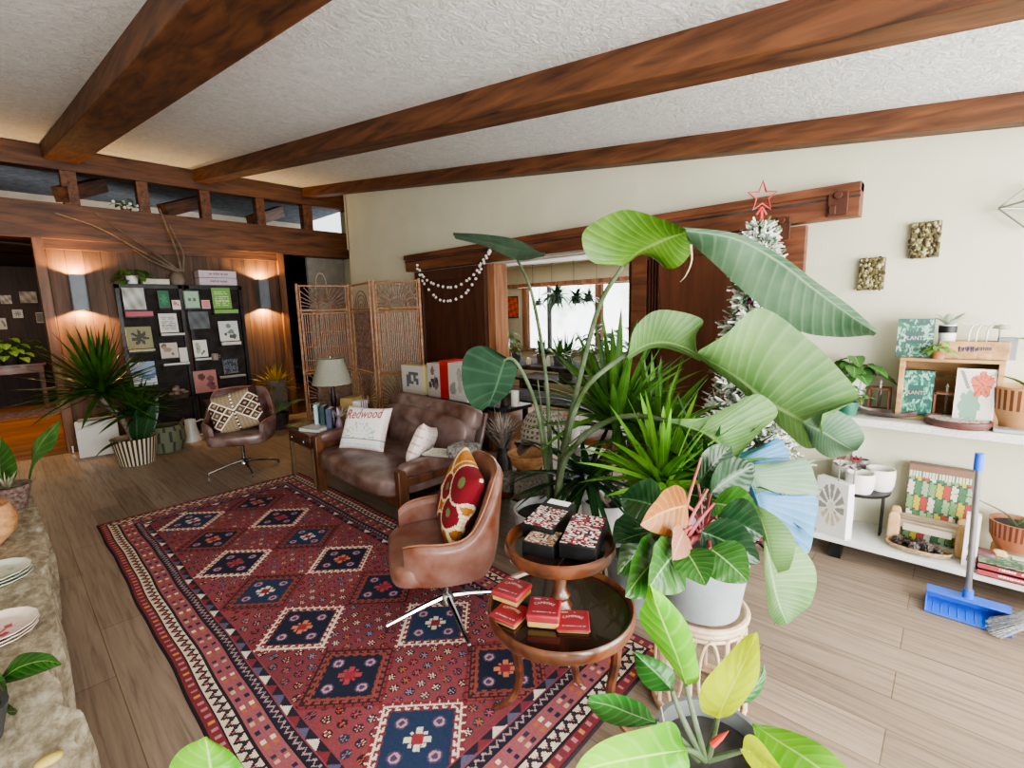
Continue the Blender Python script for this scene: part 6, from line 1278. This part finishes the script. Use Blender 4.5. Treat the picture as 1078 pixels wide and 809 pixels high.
# ================================================================ STONE LEDGE AT THE LEFT
def stone():
    m,t,b=_nt('ledge_stone'); v=coords(t,(1,.55,1)); n=N(t,'ShaderNodeTexNoise',Scale=24.0,Detail=10.0,Distortion=.3); n.inputs['Roughness'].default_value=.72; t.links.new(v,n.inputs['Vector']); o=ramp(t,n.outputs['Fac'],[(.28,'#6f6452'),(.45,'#9a8d76'),(.57,'#bcb19a'),(.72,'#d3d0c2')])
    t.links.new(o,b.inputs['Base Color']); b.inputs['Roughness'].default_value=.85; bumpit(t,b,n.outputs['Fac'],.7,.012); return m
ZS=.34
from mathutils import noise as mn
def ledge(u,v):
    y=.9+3.75*v; edge=.03+.045*mn.noise((y*2.1,0,3))+.035*mn.noise((y*9,1,5))+(.03 if y>3.2 else 0)
    if v>.97: edge-=.12*(v-.97)/.03
    if u<.7: x=-1.0+(edge-.03+1.0)*(u/.7)**.8; z=ZS+.012*mn.noise((x*3,y*2.4,0))+.006*mn.noise((x*11,y*9,2))
    else: k=(u-.7)/.3; x=edge-.03+.03*math.sin(k*PI*.5)-.03*max(0,k-.5); z=ZS-.002-(ZS+.0)*max(0,k-.12)/.88
    return (x,y,z)
mb=MB(); mb.grid(ledge,60,150); ring=[ledge(i/60,0) for i in range(61)]; mb.add(ring+[(-1,.9,0)],[tuple(range(62))]); ring=[ledge(i/60,1) for i in range(61)]; mb.add(ring+[(-1,4.65,0)],[tuple(range(62))[::-1]])
lg=mb.build('stone_ledge',stone(),ang=60); struct(lg)
plm=[painted('glazed',.3)]
def plates(labs,px,py,r_,c1,c2,n,sd,grp):
    e=atz(px,py,ZS+.02); r=random.Random(sd)
    for k in range(n):
        bl_=[(r.uniform(0,6.28),r.uniform(.2,.85)) for _ in range(9)]
        def cf(v,u):
            if v<.45: return lin(c1)
            rad=(1-v)/.55; a=u*2*PI
            for q,w in bl_:
                if abs((a-q+PI)%(2*PI)-PI)*rad<.16 and abs(rad-w)<.11: return lin(c2)
            return lin(c1) if r.random()>.12 else mixc(lin(c1),lin(c2),.35)
        prof=[(.001,0),(r_*.55,0),(r_*.8,.008),(r_,.020),(r_*.99,.023)]+[(r_*.99*(1-j/12)+.0001,.023-.017*min(1,j/3)) for j in range(1,13)]
        mb=MB().lathe(prof,90,cols=cf)
        mb.v=[(x*(1+.012*math.sin(14*math.atan2(y,x))),y*(1+.012*math.sin(14*math.atan2(y,x))),z) for x,y,z in mb.v]
        o=mb.build('plate',plm[0]); o.location=(e.x+.006*r.uniform(-1,1),e.y+.006*r.uniform(-1,1),ZS+.014+.0125*k); o.rotation_euler=(0,0,r.uniform(0,6)); tag(o,labs[k],'plate')
plates(['pale green scalloped plate at the bottom of its stack','pale green scalloped plate in the middle of its stack','pale green scalloped plate on top of its stack on the stone ledge'],-8,612,.13,'#c9cdbb','#9fae97',3,1,'')
plates(['pink rose-patterned plate at the bottom of its stack','pink rose-patterned plate in the middle of its stack','pink rose-patterned plate on top of its stack on the stone ledge'],-8,672,.125,'#e0cdbf','#b5324a',3,2,'')
e=atz(-4,540,ZS); t=T('round_gourd_bowl','round tan gourd bowl at the left edge of the stone ledge','bowl',(-.19,3.62,ZS+.006)); MB().lathe([(.001,0),(.07,0),(.14,.07),(.155,.15),(.13,.22),(.115,.22),(.13,.15),(.001,.03)],36).build('bowl',tanw,t)
e=atz(8,520,ZS); t=T('potted_plant','two-leaved plant in a brown nest-like basket behind the gourd bowl','plant',(-.075,4.28,ZS+.006)); MB().lathe([(.001,0),(.08,0),(.11,.11),(.12,.15),(.10,.15),(.08,.03),(.001,.03)],30).build('basket',mat('brown_basket','#6a3f2a',.8,var=.4,scale=50,bump=.5),t)
clump(MB(),(0,0,.13),70,.13,.012,(.3,1.6),.3,5).build('moss',mat('dry_moss','#a39a70',.9,var=.4),t)
mm=[(P(27,520,3.3)),P(30,492,3.3),P(38,470,3.25),P(63,443,3.15)]
blade(MB(),[P(28,520,3.3),P(33,492,3.32),P(36,465,3.3),P(62,443,3.15)],[P(27.5,520,3.3),P(33,488,3.3),P(44,466,3.25),P(63,443,3.15)],[P(29,520,3.3),P(37,489,3.28),P(57,470,3.2),P(64,444,3.15)],20,8,.05).build('leaf',PT,t,world=True)
blade(MB(),[P(2,515,3.2),P(-22,490,3.2),P(-18,468,3.2),P(0,462,3.2)],[P(4,515,3.2),P(0,495,3.18),P(-1,478,3.18),P(1,462,3.2)],[P(6,515,3.2),P(18,500,3.15),P(14,478,3.15),P(2,462,3.2)],20,8,.06).build('leaf',PH,t,world=True)
lp2=T('leafy_plant','dark glossy leafy plant at the bottom left corner of the stone ledge','plant',(-.19,1.90,ZS+.006)); MB().lathe(potprof(.06,.085,.1),24).build('pot',mat('black_pot','#1c1b1a',.5),lp2)
for L_,M_,R_ in(([(0,714),(20,690),(50,688),(64,698)],[(-2,718),(20,703),(45,696),(65,699)],[(-2,722),(22,716),(48,707),(64,701)]),([(-2,775),(18,757),(44,752),(64,757)],[(-4,780),(18,772),(42,766),(66,758)],[(-2,785),(18,785),(44,778),(65,760)]),([(-10,720),(-5,705),(5,716),(9,735)],[(-12,722),(-4,722),(3,728),(8,738)],[(-12,726),(-8,742),(0,744),(7,740)]),([(-20,800),(-8,790),(14,790),(30,800)],[(-20,804),(-4,800),(14,800),(32,802)],[(-20,812),(-4,815),(16,812),(31,804)]),([(-12,760),(-6,742),(6,740),(18,748)],[(-12,764),(-2,755),(8,750),(19,749)],[(-12,768),(0,766),(10,760),(18,751)])):
    lf(PH,L_,M_,R_,(1.5,1.42,.0,.02),'leaf',.08,lp2)
e=P(12,812,1.45)
for px,py in((-2,718),(-4,780),(-12,722)): MB().tube([lp2.location+Vector((0,0,.1)),P(px-10,py,1.5)],.004,5).build('stem',stemg,lp2,world=True)
o=MB().sphere((0,0,.008),(.03,.02,.012),8).build('flat_stone',mat('yellow_stone','#b09a4a',.8)); o.location=atz(52,803,ZS+.0); tag(o,'small yellowish flake of stone lying on the ledge near its front edge','stone')
